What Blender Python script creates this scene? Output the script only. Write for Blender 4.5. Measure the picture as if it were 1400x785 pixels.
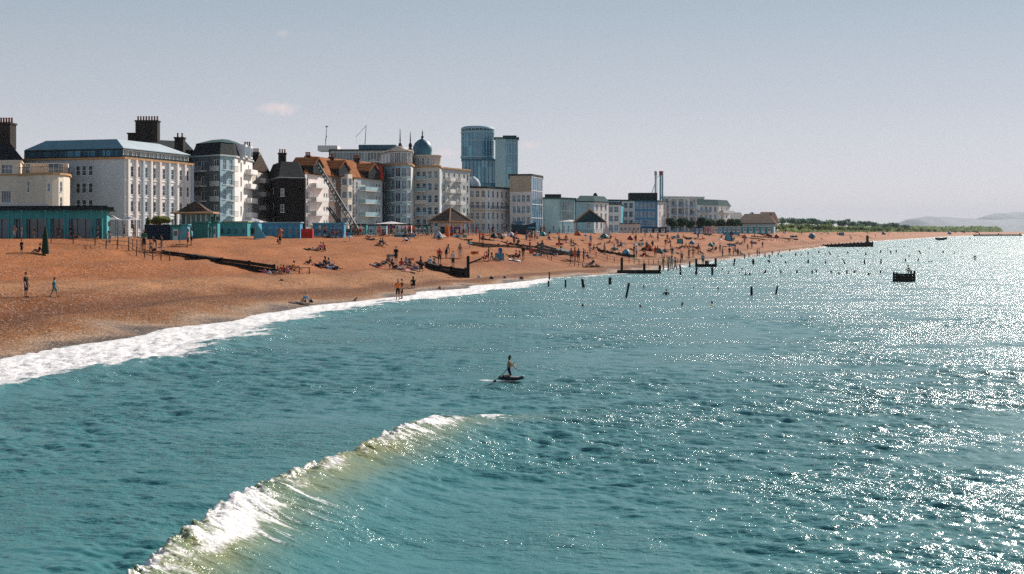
import bpy, bmesh, math, random
import numpy as np
from mathutils import Vector, Matrix

for _o in list(bpy.data.objects):
    bpy.data.objects.remove(_o)
S = bpy.context.scene
C = S.collection

# ------------------------------------------------------------------ camera, sky, sun, exposure
CAMH = 6.5            # eye height above the sea (a pier deck)
F = 1923.0            # focal length in photo pixels (photo is 1400 px wide)
HY = 317.0            # horizon row
cam = bpy.data.cameras.new('camera')
cam.sensor_width = 36.0
cam.lens = F / 1400 * 36.0
cam.shift_y = -(392.5 - HY) / 1400
cam.clip_start = 0.5
cam.clip_end = 90000
co = bpy.data.objects.new('camera', cam)
C.objects.link(co)
co.location = (0, 0, CAMH)
co.rotation_euler = (math.radians(90), 0, 0)
S.camera = co

SUN_AZ, SUN_EL = 35.0, 31.0     # azimuth is clockwise from +Y (the view direction)
sd = bpy.data.lights.new('sun', 'SUN')
sd.energy = 5.0
sd.angle = math.radians(0.5)
sd.color = (1.0, 0.93, 0.86)
so = bpy.data.objects.new('sun', sd)
C.objects.link(so)
_a, _e = math.radians(SUN_AZ), math.radians(SUN_EL)
_dir = Vector((math.sin(_a) * math.cos(_e), math.cos(_a) * math.cos(_e), math.sin(_e)))
so.rotation_euler = _dir.to_track_quat('Z', 'Y').to_euler()

W = bpy.data.worlds.new('World')
S.world = W
W.use_nodes = True
nt = W.node_tree
nt.nodes.clear()
def N(t, **kw):
    n = nt.nodes.new(t)
    for k, v in kw.items():
        setattr(n, k, v)
    return n
out = N('ShaderNodeOutputWorld')
bg = N('ShaderNodeBackground')
sky = N('ShaderNodeTexSky', sky_type='NISHITA', sun_disc=False)
sky.sun_elevation = _e
sky.sun_rotation = _a
sky.altitude = 0
sky.air_density = 1.0
sky.dust_density = 1.5
sky.ozone_density = 1.5
SKY_STRENGTH = 0.062
bg.inputs[1].default_value = SKY_STRENGTH
L = nt.links.new
tc = N('ShaderNodeTexCoord')
sep = N('ShaderNodeSeparateXYZ')
L(tc.outputs['Generated'], sep.inputs[0])
def M(op, a, b=None, clamp=False):
    n = N('ShaderNodeMath', operation=op, use_clamp=clamp)
    for i, v in enumerate((a, b)):
        if v is None:
            continue
        if isinstance(v, (int, float)):
            n.inputs[i].default_value = v
        else:
            L(v, n.inputs[i])
    return n.outputs[0]
# hazy summer air: low down the sky is a milky grey that turns to a muted blue
ramp = N('ShaderNodeValToRGB')
L(M('MULTIPLY', sep.outputs['Z'], 4.0, True), ramp.inputs[0])
e_ = ramp.color_ramp.elements
e_[0].position = 0.0
e_[0].color = (0.64, 0.60, 0.61, 1)
e_[1].position = 1.0
e_[1].color = (0.235, 0.315, 0.385, 1)
for q_, c_ in ((.17, (.545, .545, .575)), (.36, (.43, .465, .52)), (.62, (.32, .385, .45))):
    n_ = e_.new(q_); n_.color = (*c_, 1)
hz_ = N('ShaderNodeMix', data_type='RGBA', blend_type='MULTIPLY')
hz_.inputs[0].default_value = 1.0
hz_.inputs[7].default_value = (1 / SKY_STRENGTH,) * 3 + (1,)
L(ramp.outputs[0], hz_.inputs[6])
# brighter towards the sun's side
sunw = M('ADD', 0.96, M('MULTIPLY', sep.outputs['X'], 0.18))
hb_ = N('ShaderNodeMix', data_type='RGBA', blend_type='MULTIPLY')
hb_.inputs[0].default_value = 1.0
cc_ = N('ShaderNodeCombineColor')
for i_ in range(3): L(sunw, cc_.inputs[i_])
L(hz_.outputs[2], hb_.inputs[6]); L(cc_.outputs[0], hb_.inputs[7])
tint = N('ShaderNodeMix', data_type='RGBA')
L(M('SUBTRACT', 1.0, M('MULTIPLY', M('SUBTRACT', sep.outputs['Z'], 0.2), 3.0, True), True), tint.inputs[0])
L(sky.outputs[0], tint.inputs[6])
L(hb_.outputs[2], tint.inputs[7])
# a few small fair-weather clouds, placed in the sky by direction
u = M('DIVIDE', sep.outputs['X'], M('MAXIMUM', sep.outputs['Y'], 0.01))
v = M('DIVIDE', sep.outputs['Z'], M('MAXIMUM', sep.outputs['Y'], 0.01))
cn = N('ShaderNodeTexNoise')
cn.inputs['Scale'].default_value = 90
cn.inputs['Detail'].default_value = 5
L(tc.outputs['Generated'], cn.inputs['Vector'])
mask = None
for (px, py, w, h, k) in ((378, 148, 30, 9, .55), (724, 199, 20, 8, .5), (608, 211, 22, 8, .35), (385, 46, 12, 6, .2)):
    uu = M('DIVIDE', M('SUBTRACT', u, (px - 700) / F), w / F)
    vv = M('DIVIDE', M('SUBTRACT', v, (HY - py) / F), h / F)
    r = M('SQRT', M('ADD', M('MULTIPLY', uu, uu), M('MULTIPLY', vv, vv)))
    m = M('SUBTRACT', M('ADD', 1.0, M('MULTIPLY', M('SUBTRACT', cn.outputs[0], 0.5), 2.2)), r)
    m = M('MULTIPLY', M('MULTIPLY', m, 1.4, True), k)
    mask = m if mask is None else M('MAXIMUM', mask, m)
mask = M('MULTIPLY', mask, M('GREATER_THAN', sep.outputs['Y'], 0.02))
cl = N('ShaderNodeMix', data_type='RGBA')
L(mask, cl.inputs[0])
L(tint.outputs[2], cl.inputs[6])
cl.inputs[7].default_value = (.70 / SKY_STRENGTH, .56 / SKY_STRENGTH, .55 / SKY_STRENGTH, 1)
L(cl.outputs[2], bg.inputs[0])
L(bg.outputs[0], out.inputs[0])

S.view_settings.view_transform = 'Standard'
S.view_settings.look = 'None'
S.view_settings.gamma = 1
S.view_settings.use_curve_mapping = False
S.view_settings.exposure = 0.42
S.render.engine = 'CYCLES'
S.cycles.use_denoising = False
S.cycles.max_bounces = 5
S.cycles.volume_bounces = 0
S.cycles.sample_clamp_indirect = 3.0
S.cycles.caustics_reflective = False
S.cycles.caustics_refractive = False

# ------------------------------------------------------------------ small helpers
def ss(x, a, b):
    t = np.clip((x - a) / (b - a), 0, 1)
    return t * t * (3 - 2 * t)

_rs = np.random.RandomState(5)
_perm = _rs.rand(256, 256).astype(np.float32)
def vnoise(x, y):
    xi = np.floor(x).astype(int); yi = np.floor(y).astype(int)
    fx = x - xi; fy = y - yi
    fx = fx * fx * (3 - 2 * fx); fy = fy * fy * (3 - 2 * fy)
    g = lambda i, j: _perm[(xi + i) & 255, (yi + j) & 255]
    return (g(0, 0) * (1 - fx) * (1 - fy) + g(1, 0) * fx * (1 - fy) + g(0, 1) * (1 - fx) * fy + g(1, 1) * fx * fy)
def fbm(x, y, o=4):
    s = 0; a = .5
    for k in range(o):
        s = s + a * vnoise(x * 2 ** k + 17.3 * k, y * 2 ** k + 5.1 * k); a *= .5
    return s / (1 - .5 ** o)

def tag(o, label=None, cat=None, group=None, kind=None):
    if label: o['label'] = label
    if cat: o['category'] = cat
    if group: o['group'] = group
    if kind: o['kind'] = kind
    return o

def empty(name, loc, rz=0.0):
    o = bpy.data.objects.new(name, None)
    o.empty_display_size = 0.3
    C.objects.link(o)
    o.location = loc
    o.rotation_euler = (0, 0, rz)
    return o

class MB:
    """collects faces, builds ONE mesh object"""
    def __init__(s):
        s.v = []; s.f = []; s.m = []; s.smooth = []
    def add(s, vs, fs, m=0, sm=False):
        b = len(s.v)
        s.v += [tuple(p) for p in vs]
        for f in fs:
            s.f.append(tuple(b + i for i in f)); s.m.append(m); s.smooth.append(sm)
    def box(s, c, d, rz=0.0, m=0):
        """c = centre of the BASE, d = (x, y, z) sizes"""
        cx, cy, cz = c; x, y, z = d[0] / 2, d[1] / 2, d[2]
        ca, sa = math.cos(rz), math.sin(rz)
        vs = []
        for zz in (0, z):
            for (a, b) in ((-x, -y), (x, -y), (x, y), (-x, y)):
                vs.append((cx + a * ca - b * sa, cy + a * sa + b * ca, cz + zz))
        s.add(vs, [(3, 2, 1, 0), (4, 5, 6, 7), (0, 1, 5, 4), (1, 2, 6, 5), (2, 3, 7, 6), (3, 0, 4, 7)], m)
        return s
    def bar(s, a, b, r, n=6, r2=None, m=0, sm=True):
        a = Vector(a); b = Vector(b); r2 = r if r2 is None else r2
        d = (b - a).normalized()
        up = Vector((0, 0, 1)) if abs(d.z) < .95 else Vector((1, 0, 0))
        x = d.cross(up).normalized(); y = d.cross(x)
        vs = []
        for p, rr in ((a, r), (b, r2)):
            for k in range(n):
                t = 2 * math.pi * (k + .5) / n
                vs.append(p + x * rr * math.cos(t) + y * rr * math.sin(t))
        s.add(vs, [(k, (k + 1) % n, n + (k + 1) % n, n + k) for k in range(n)], m, sm and n > 5)
        s.add([vs[k] for k in range(n)], [tuple(range(n))[::-1]], m)
        s.add([vs[n + k] for k in range(n)], [tuple(range(n))], m)
        return s
    def lathe(s, c, prof, n=12, m=0, sm=True, sx=1, sy=1):
        """prof = [(r, z)...]"""
        vs = []
        for (r, z) in prof:
            for k in range(n):
                t = 2 * math.pi * k / n
                vs.append((c[0] + r * sx * math.cos(t), c[1] + r * sy * math.sin(t), c[2] + z))
        fs = []
        for i in range(len(prof) - 1):
            for k in range(n):
                fs.append((i * n + k, i * n + (k + 1) % n, (i + 1) * n + (k + 1) % n, (i + 1) * n + k))
        s.add(vs, fs, m, sm)
        s.add(vs[-n:], [tuple(range(n))], m)
        s.add(vs[:n], [tuple(range(n))[::-1]], m)
        return s
    def prism(s, poly, z0, z1, m=0, poly2=None, cap=True):
        """poly = [(x, y)...]; poly2 = top polygon"""
        p2 = poly2 or poly
        n = len(poly)
        z0s = z0 if hasattr(z0, '__len__') else [z0] * n
        z1s = z1 if hasattr(z1, '__len__') else [z1] * n
        vs = [(p[0], p[1], z0s[i]) for i, p in enumerate(poly)] + [(p[0], p[1], z1s[i]) for i, p in enumerate(p2)]
        fs = [(k, (k + 1) % n, n + (k + 1) % n, n + k) for k in range(n)]
        if cap:
            fs += [tuple(range(n))[::-1], tuple(range(n, 2 * n))]
        s.add(vs, fs, m)
        return s
    def build(s, name, mats, parent=None, bevel=0):
        me = bpy.data.meshes.new(name)
        me.from_pydata(s.v, [], s.f)
        if not isinstance(mats, (list, tuple)): mats = [mats]
        for m in mats: me.materials.append(m)
        me.polygons.foreach_set('material_index', s.m)
        me.polygons.foreach_set('use_smooth', s.smooth)
        me.update()
        bm = bmesh.new(); bm.from_mesh(me)
        bmesh.ops.recalc_face_normals(bm, faces=bm.faces)
        bm.to_mesh(me); bm.free()
        o = bpy.data.objects.new(name, me)
        C.objects.link(o)
        if parent: o.parent = parent
        return o

def grid_mesh(name, X, Y, Z, mat, attrs=None):
    """X, Y, Z: 2-D arrays -> one smooth grid sheet"""
    r, c = X.shape
    me = bpy.data.meshes.new(name)
    me.vertices.add(r * c)
    me.vertices.foreach_set('co', np.stack([X, Y, Z], -1).astype(np.float32).ravel())
    i = np.arange(r * c).reshape(r, c)
    q = np.stack([i[:-1, :-1], i[:-1, 1:], i[1:, 1:], i[1:, :-1]], -1).reshape(-1, 4)
    n = len(q)
    me.loops.add(n * 4)
    me.loops.foreach_set('vertex_index', q.ravel().astype(np.int32))
    me.polygons.add(n)
    me.polygons.foreach_set('loop_start', (np.arange(n) * 4).astype(np.int32))
    me.polygons.foreach_set('use_smooth', np.ones(n, dtype=bool))
    for k, a in (attrs or {}).items():
        at = me.attributes.new(k, 'FLOAT', 'POINT')
        at.data.foreach_set('value', a.astype(np.float32).ravel())
    me.update(calc_edges=True)
    me.validate()
    me.materials.append(mat)
    o = bpy.data.objects.new(name, me)
    C.objects.link(o)
    return o

# ------------------------------------------------------------------ materials
_mats = {}
class NT:
    def __init__(s, name):
        s.mat = bpy.data.materials.new(name); s.mat.use_nodes = True
        s.t = s.mat.node_tree; s.t.nodes.clear()
        s.out = s.n('ShaderNodeOutputMaterial')
        s.b = s.n('ShaderNodeBsdfPrincipled')
        s.l(s.b.outputs[0], s.out.inputs[0])
    def n(s, t, **kw):
        x = s.t.nodes.new(t)
        for k, v in kw.items(): setattr(x, k, v)
        return x
    def l(s, a, b): s.t.links.new(a, b)
    def set(s, k, v): s.b.inputs[k].default_value = v
    def math(s, op, a, b=None, c=None, clamp=False):
        n = s.n('ShaderNodeMath', operation=op, use_clamp=clamp)
        for i, v in enumerate((a, b, c)):
            if v is None: continue
            if isinstance(v, (int, float)): n.inputs[i].default_value = v
            else: s.l(v, n.inputs[i])
        return n.outputs[0]
    def noise(s, scale, detail=3, vec=None, rough=.5, w=None):
        n = s.n('ShaderNodeTexNoise'); n.inputs['Scale'].default_value = scale
        n.inputs['Detail'].default_value = detail; n.inputs['Roughness'].default_value = rough
        s.l(vec or s.coord(), n.inputs['Vector'])
        return n.outputs[0]
    def coord(s, scale=None):
        g = s.n('ShaderNodeNewGeometry').outputs['Position']
        if scale:
            m = s.n('ShaderNodeMapping'); m.inputs['Scale'].default_value = scale; s.l(g, m.inputs[0]); return m.outputs[0]
        return g
    def mix(s, fac, a, b, blend='MIX'):
        n = s.n('ShaderNodeMix', data_type='RGBA', blend_type=blend)
        for i, v in ((0, fac), (6, a), (7, b)):
            if isinstance(v, (int, float)): n.inputs[i].default_value = v
            elif isinstance(v, tuple): n.inputs[i].default_value = (*v, 1) if len(v) == 3 else v
            else: s.l(v, n.inputs[i])
        return n.outputs[2]
    def mapr(s, v, a, b, c=0., d=1.):
        n = s.n('ShaderNodeMapRange'); n.clamp = True
        for i, x in enumerate((v, a, b, c, d)):
            if isinstance(x, (int, float)): n.inputs[i].default_value = x
            else: s.l(x, n.inputs[i])
        return n.outputs[0]
    def bump(s, h, dist, strength=1.0):
        n = s.n('ShaderNodeBump'); n.inputs['Strength'].default_value = strength; n.inputs['Distance'].default_value = dist
        s.l(h, n.inputs['Height']); s.l(n.outputs[0], s.b.inputs['Normal']); return n

def paint(name, col, rough=.7, var=.25, scale=.6, metal=0.0, spec=.15, streak=True):
    """a painted / rendered / stone surface with patchy dirt"""
    if name in _mats: return _mats[name]
    t = NT(name)
    a = t.noise(scale, 4, t.coord((1, 1, .35)) if streak else t.coord())
    b = t.noise(scale * 9, 2)
    f = t.mapr(t.math('ADD', t.math('MULTIPLY', a, .7), t.math('MULTIPLY', b, .3)), .35, .65)
    d = tuple(c * (1 - var) for c in col)
    u_ = tuple(min(1, c * (1 + var * .35)) for c in col)
    t.l(t.mix(f, d, u_), t.b.inputs['Base Color'])
    t.set('Roughness', rough); t.set('Metallic', metal); t.set('Specular IOR Level', spec)
    _mats[name] = t.mat
    return t.mat

def tiles(name, col, var=.35, row=.35):
    """roof tiles: courses and blotches"""
    if name in _mats: return _mats[name]
    t = NT(name)
    w = t.n('ShaderNodeTexWave', bands_direction='Z'); w.inputs['Scale'].default_value = 1 / row / 3.14; w.inputs['Distortion'].default_value = 1.5
    t.l(t.coord(), w.inputs[0])
    a = t.noise(.7, 4); b = t.noise(5, 2)
    f = t.mapr(t.math('ADD', t.math('MULTIPLY', a, .6), t.math('MULTIPLY', b, .4)), .35, .68)
    c = t.mix(f, tuple(x * (1 - var) for x in col), tuple(min(1, x * (1 + var)) for x in col))
    c = t.mix(t.mapr(w.outputs[1], 0, .3, .5, 1.), (0.02, 0.02, 0.02), c)
    t.l(c, t.b.inputs['Base Color']); t.set('Roughness', .9); t.set('Specular IOR Level', .08)
    t.bump(w.outputs[1], .03)
    _mats[name] = t.mat
    return t.mat

def glass(name, dark=(.012, .022, .035), light=(.10, .16, .22), cell=(1.3, 1.3, 1.5), rough=.12):
    """window glass as seen from outside: dark rooms, some blinds, varying pane by pane"""
    if name in _mats: return _mats[name]
    t = NT(name)
    m = t.n('ShaderNodeVectorMath', operation='DIVIDE'); t.l(t.coord(), m.inputs[0]); m.inputs[1].default_value = cell
    fl = t.n('ShaderNodeVectorMath', operation='FLOOR'); t.l(m.outputs[0], fl.inputs[0])
    wn = t.n('ShaderNodeTexWhiteNoise'); t.l(fl.outputs[0], wn.inputs[0])
    f = t.math('POWER', wn.outputs[0], 2.2)
    t.l(t.mix(f, dark, light), t.b.inputs['Base Color'])
    t.set('Roughness', rough); t.set('IOR', 1.5); t.set('Specular IOR Level', .8)
    _mats[name] = t.mat
    return t.mat

def at(px, d, z=0.0):
    return Vector(((px - 700) / F * d, d, z))
def zof(py, d):
    return CAMH + (HY - py) * d / F

# ------------------------------------------------------------------ the coast
# waterline X as a function of Y (metres)
_wy = np.array([-80, -20, 30, 50, 73, 86, 108, 122, 154, 190, 215, 245, 291, 379, 543, 961, 1923, 3571, 8000, 40000.])
_wx = np.array([-42, -35, -30.5, -29, -26.6, -23.6, -20.7, -17.0, -8.6, 2.5, 15, 26, 39, 67, 116, 250, 600, 1300, 3500, 20000.])
_ty = np.concatenate([np.arange(-80, 700, 1.0), np.geomspace(700, 40000, 400)])
_tx = np.interp(_ty, _wy, _wx)
for _k in range(2):
    _p = np.pad(_tx[:780], 8, mode='reflect', reflect_type='odd'); _tx[:780] = np.convolve(_p, np.ones(17) / 17, 'valid')
_tx[:780] += .8 * np.sin(_ty[:780] / 4.1 + 1.5 * np.sin(_ty[:780] / 13.)) * ss(_ty[:780], 60, 120) + .35 * np.sin(_ty[:780] / 2.3 + 1)
_tc = 1 / np.sqrt(1 + np.gradient(np.interp(_ty, _wy, _wx), _ty) ** 2)
_tc = np.convolve(np.pad(_tc, 10, mode='edge'), np.ones(21) / 21, 'valid')
def Wx(Y): return np.interp(Y, _ty, _tx)
def Wc(Y): return np.interp(Y, _ty, _tc)
def shore_p(X, Y): return (Wx(Y) - X) * Wc(Y)      # metres inland of the waterline
_pp = [-4000, -400, -60, -20, -6, -2, 0, 4, 10, 14, 18, 24, 30, 40, 52, 60, 9000]
_pz = [-9, -7, -4, -2.2, -.9, -.32, 0, .6, 1.4, 1.9, 2.6, 3.4, 4.1, 5.0, 5.55, 5.6, 5.6]
def ground_z(X, Y, rough=True):
    X = np.asarray(X, float); Y = np.asarray(Y, float)
    p = shore_p(X, Y)
    k = 1 + np.clip((Y - 320) / 350, 0, .9)
    z = np.interp(np.where(p > 0, p * k, p), _pp, _pz)
    z = z * (1 + np.clip((Y - 180) / 400, 0, 1) * .15 * (z > 0))
    if rough:
        a = ss(p, 1, 8) * (1 - ss(p * k, 48, 58))
        z = z + a * (.26 * np.sin(p * .62 + 1.1 * np.sin(Y * .045)) + .05 * np.sin(p * 2.1 + 2 * np.sin(Y * .08)) + .55 * (fbm(p * .11 + 3, Y * .035, 3) - .5) + .16 * (fbm(p * .6, Y * .25 + 9, 3) - .5))
    return z
def hit(px, py, lo=20., hi=2500.):
    """point where the ray through photo pixel (px, py) meets the beach"""
    d = np.geomspace(lo, hi, 3000)
    X = (px - 700) / F * d
    zr = CAMH + (HY - py) * d / F
    g = np.maximum(ground_z(X, d), 0)
    i = np.argmax(zr <= g)
    if zr[i] > g[i]: i = len(d) - 1
    return Vector((X[i], d[i], float(g[i])))
def sea(px, py):
    d = CAMH * F / (py - HY)
    return Vector(((px - 700) / F * d, d, 0.0))

# beach + land sheet, laid along the shore
ys = np.concatenate([np.arange(-60, 40, 2.0), np.arange(40, 130, .3), np.arange(130, 320, .6), np.arange(320, 700, 2.0), np.geomspace(700, 19500, 110)])
ps = np.concatenate([[-4000, -1500, -600, -200, -80, -40, -25], np.arange(-15, 64, .3), np.geomspace(64, 8000, 50)])
PY, PP = np.meshgrid(ys, ps, indexing='ij')
PX = Wx(PY) - PP / Wc(PY)
PZ = ground_z(PX, PY)
t = NT('shingle')
pa = t.n('ShaderNodeAttribute', attribute_name='inland').outputs['Fac']
ya = t.n('ShaderNodeAttribute', attribute_name='band').outputs['Fac']
pv = t.math('ADD', pa, t.math('MULTIPLY', t.math('SUBTRACT', t.noise(.09, 4), .5), 9.0))
cr = t.n('ShaderNodeValToRGB'); pv3 = t.math('ADD', pv, t.math('MULTIPLY', t.mapr(ya, 105, 190, 0, 11), t.mapr(pa, 1.5, 5)))
t.l(t.mapr(pv3, -2, 30), cr.inputs[0])
e = cr.color_ramp.elements
stops = [(0.0, (.09, .055, .032)), (.065, (.11, .066, .038)), (.11, (.30, .185, .11)), (.17, (.20, .080, .024)), (.30, (.125, .038, .008)), (.43, (.16, .052, .012)), (.50, (.31, .138, .055)), (.60, (.30, .128, .047)), (.72, (.25, .078, .018)), (1.0, (.30, .098, .024))]
e[0].position, e[0].color = stops[0][0], (*stops[0][1], 1)
e[1].position, e[1].color = stops[-1][0], (*stops[-1][1], 1)
for q, c in stops[1:-1]:
    n_ = e.new(q); n_.color = (*c, 1)
peb = t.n('ShaderNodeTexVoronoi'); peb.inputs['Scale'].default_value = 13.0; t.l(t.coord(), peb.inputs['Vector'])
peb2 = t.n('ShaderNodeTexVoronoi'); peb2.inputs['Scale'].default_value = 5.5; t.l(t.coord(), peb2.inputs['Vector'])
sp_ = t.n('ShaderNodeSeparateColor'); t.l(peb.outputs['Color'], sp_.inputs[0])
sp2 = t.n('ShaderNodeSeparateColor'); t.l(peb2.outputs['Color'], sp2.inputs[0])
near = t.mapr(ya, 90, 260, 1.0, .35)
g_ = t.math('ADD', t.math('MULTIPLY', sp_.outputs[0], .62), t.math('MULTIPLY', sp2.outputs[1], .38))
g_ = t.mapr(g_, .1, .9, .30, 1.75)
g_ = t.math('ADD', 1.0, t.math('MULTIPLY', t.math('SUBTRACT', g_, 1.0), near))
big = t.mapr(t.noise(.35, 3, t.coord((1, .4, 1))), .35, .65, .86, 1.12)
gg = t.math('MULTIPLY', g_, big)
cmb = t.n('ShaderNodeCombineColor'); [t.l(gg, cmb.inputs[i]) for i in range(3)]
col = t.mix(1.0, cr.outputs[0], cmb.outputs[0], 'MULTIPLY')
# pale flint pebbles scattered in the orange ones
col = t.mix(t.math('MULTIPLY', t.mapr(sp_.outputs[1], .92, .95), near), col, (.46, .38, .32))
# strand lines of weed and dark gravel left by the last tides
for lp_, lw_, ns_ in ((7.5, .28, 1.1), (15.5, .35, .8), (25.0, .5, .6)):
    pw_ = t.math('ADD', pa, t.math('MULTIPLY', t.math('SUBTRACT', t.noise(.16, 4), .5), 7.0))
    ln_ = t.math('SUBTRACT', 1.0, t.math('DIVIDE', t.math('ABSOLUTE', t.math('SUBTRACT', pw_, lp_)), lw_), clamp=True)
    col = t.mix(t.math('MULTIPLY', ln_, t.mapr(t.noise(ns_ * 2, 4), .46, .62, 0, .75)), col, (.045, .030, .018))
# promenade and inland ground
inl = t.mapr(t.math('ADD', pa, t.math('MULTIPLY', t.noise(.1, 2), 3.)), 62, 66)
grass = t.mix(t.mapr(t.noise(.02, 3), .42, .55), (.06, .085, .025), (.13, .12, .05))
pave = t.mix(t.noise(.5, 3), (.16, .15, .14), (.27, .25, .23))
far = t.mapr(ya, 560, 640)
col = t.mix(inl, col, t.mix(far, pave, grass))
t.l(col, t.b.inputs['Base Color'])
wet = t.mapr(pv, .5, 2.5, .35, .85)
t.l(wet, t.b.inputs['Roughness'])
t.set('Specular IOR Level', .12)
t.bump(t.math('ADD', t.math('MULTIPLY', peb.outputs['Distance'], -1.), t.math('MULTIPLY', peb2.outputs['Distance'], -.6)), .05, .9)
beach = grid_mesh('beach', PX, PY, PZ, t.mat, {'inland': PP * (1 + np.clip((PY - 320) / 350, 0, .9)), 'band': PY})
tag(beach, kind='structure')

# ------------------------------------------------------------------ the sea
ks = np.concatenate([[2600, 1700, 1200, 900, 760, 680, 620], np.arange(560, 300, -.55), np.arange(300, 40, -.42), np.arange(40, 8, -.3), np.geomspace(8, .62, 40)])
yr = CAMH * F / ks
tn = np.concatenate([-np.geomspace(2.5, .43, 14), np.linspace(-.415, .415, 1050), np.geomspace(.43, 2.5, 14)])
Y0, T0 = np.meshgrid(yr, tn, indexing='ij')
X0 = T0 * Y0
P0 = shore_p(X0, Y0)
dY = np.gradient(yr)[:, None] * np.ones_like(T0)
Z = np.zeros_like(X0); DX = np.zeros_like(X0); DY = np.zeros_like(X0)
depth = np.clip((-P0 + .5) / 12, .12, 1)
rw = np.random.RandomState(11)
wind = math.radians(222)          # waves run towards the shore
for i in range(96):
    lam = 10 ** math.log10(.24) + (math.log10(12) - math.log10(.24)) * rw.uniform(0, 1) ** 1.25
    th = (math.radians(248) if lam < 2.5 else math.radians(205)) + rw.normal(0, .55 if lam < 2.5 else .3)
    k = 2 * math.pi / lam
    steep = .034 if lam < .6 else (.0195 if lam < 2.5 else .021)
    a = steep / k
    # crests foreshorten along the view: fade what the grid cannot carry
    fade = 1 - ss(dY * abs(math.sin(th)) + Y0 / 1300 * abs(math.cos(th)), lam * .22, lam * .45)
    ph = k * (X0 * math.cos(th) + Y0 * math.sin(th)) + rw.uniform(0, 6.28)
    s_, c_ = np.sin(ph), np.cos(ph)
    aa = a * fade * (depth if lam > 1.5 else np.sqrt(depth))
    Z += aa * s_
    DX += -.5 * aa * c_ * math.cos(th); DY += -.5 * aa * c_ * math.sin(th)
gust = .45 + 1.1 * ss(fbm(X0 * .16 + 3, Y0 * .07, 4), .3, .7)
Z *= gust; DX *= gust; DY *= gust

# the breaking wave in the foreground
cyt = np.array([16, 20, 23.6, 25.9, 28.5, 32.5, 35.4, 40, 44.4, 46.3, 47.6, 49.0, 52])
cxt = np.array([-5.75, -5.7, -5.62, -5.55, -5.45, -5.0, -4.45, -3.25, -2.5, -1.8, -.9, .4, 3.0])
Yc = Y0 + .15 * (fbm(X0 * .4, Y0 * .4, 2) - .5)
cx_ = np.interp(Yc, cyt, cxt)
sl = np.interp(Yc, cyt, np.gradient(cxt, cyt))
sdist = (X0 - cx_) / np.sqrt(1 + np.minimum(sl, 2.) ** 2)
A = np.interp(Y0, [14, 20, 30, 36, 41, 45, 47.5, 49.5, 52], [1.1, 1.1, 1.0, .72, .76, .58, .25, .06, 0])
nz = fbm(X0 * 1.6, Y0 * 1.1 + 4, 4)
prof = np.where(sdist > 0, np.exp(-(sdist / 2.3) ** 2) * .72 + .28 * np.exp(-(sdist / .55) ** 2), np.exp(-(np.abs(sdist) / .42) ** 2.2))
prof -= .10 * np.exp(-((sdist + 1.9) / 1.0) ** 2)
bw = A * prof
Z = Z * (1 - .55 * np.clip(prof, 0, 1) * (A > .05)) + bw
lump = np.exp(-((sdist + .25) / .5) ** 2) * np.clip(A * 1.4, 0, 1)
Z += lump * (fbm(X0 * 5, Y0 * 3.2, 4) - .45) * .42
DX += -.35 * bw * np.exp(-(sdist / .8) ** 2)
patch = np.interp(Y0, [14, 22, 25, 27, 30.5, 33, 35.5, 38, 41, 45.5, 47, 50], [.9, .8, .55, 1.0, 1.0, .62, .62, .42, .85, .95, .35, 0])
stk = fbm(sdist * .8 + 8, (Y0 + .75 * sdist) * 7.5, 4)             # streaks drawn down the back
foam = np.zeros_like(Z)
core = ss(sdist, -.6, -.18) * (1 - ss(sdist, .05 + .55 * patch * nz, .45 + .6 * patch))
foam = np.maximum(foam, core * patch * (1.45 * nz - .04) * (A > .1))
back = np.exp(-np.clip(sdist, 0, 9) / (1.25 * patch + .12)) * (sdist > -.1)
foam = np.maximum(foam, back * ss(stk, .45, .66) * patch * 1.15 * (A > .1))
# loose whitecap beyond the crest's end
wc = np.exp(-(((X0 + .6) / 1.0) ** 2 + ((Y0 - 47.6) / 1.0) ** 2))
foam = np.maximum(foam, wc * ss(fbm(X0 * 7, Y0 * 4.5, 3), .42, .62))
Z += wc * .12 * nz
turb = np.exp(-((sdist - .15) / .95) ** 2) * np.clip(A * 1.5, 0, 1) * (.5 + .9 * nz)

# white wash along the shingle
wd = np.interp(Y0, [20, 40, 58, 66, 82, 92, 101, 116, 131, 150, 165, 178, 192, 215, 300, 600], [6, 7.0, 9, 11.2, 10.2, 8.0, 6.6, 6.6, 8.2, 9.5, 9.5, 6.5, 2.6, 1.6, 1.6, 2.2])
n1 = fbm(X0 * .35, Y0 * .22, 4); n2 = fbm(X0 * 1.7 + 4, Y0 * .8, 4)
q = -P0 / np.maximum(wd * (.72 + .55 * n1), .1)
wash = (1 - ss(q, .62, 1.04)) * (.80 + .5 * n2) - ss(q, .45, 1.0) * ss(n2, .40, .6) * .75
wash = wash - ss(P0, -1.6, .6) * ss(fbm(X0 * 2.6 + 9, Y0 * 1.3, 4), .42, .56) * .62
wash = np.where(P0 > 2.5, 1, wash) * np.interp(Y0, [0, 180, 230, 320, 900], [1, 1, .72, .6, .4])
foam = np.maximum(foam, np.clip(wash, 0, 1.2))
tail = 0 * np.exp(-((q - 1.55 - .25 * np.sin(Y0 * .12)) / .10) ** 2) * ss(fbm(X0 * .5, Y0 * .3, 3), .5, .66) * (Y0 < 130) * .8
foam = np.maximum(foam, tail)
wake = np.exp(-((Y0 - 61.6 + .08 * (X0 + 1)) / .30) ** 2) * ss(X0, -1.75, -1.5) * (1 - ss(X0, -.5, -.3)) * (.5 + .5 * nz)
foam = np.maximum(foam, wake * .75)
inw = (1 - ss(q, .2, 1.0)) * ss(P0, -14, -.5)
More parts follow.
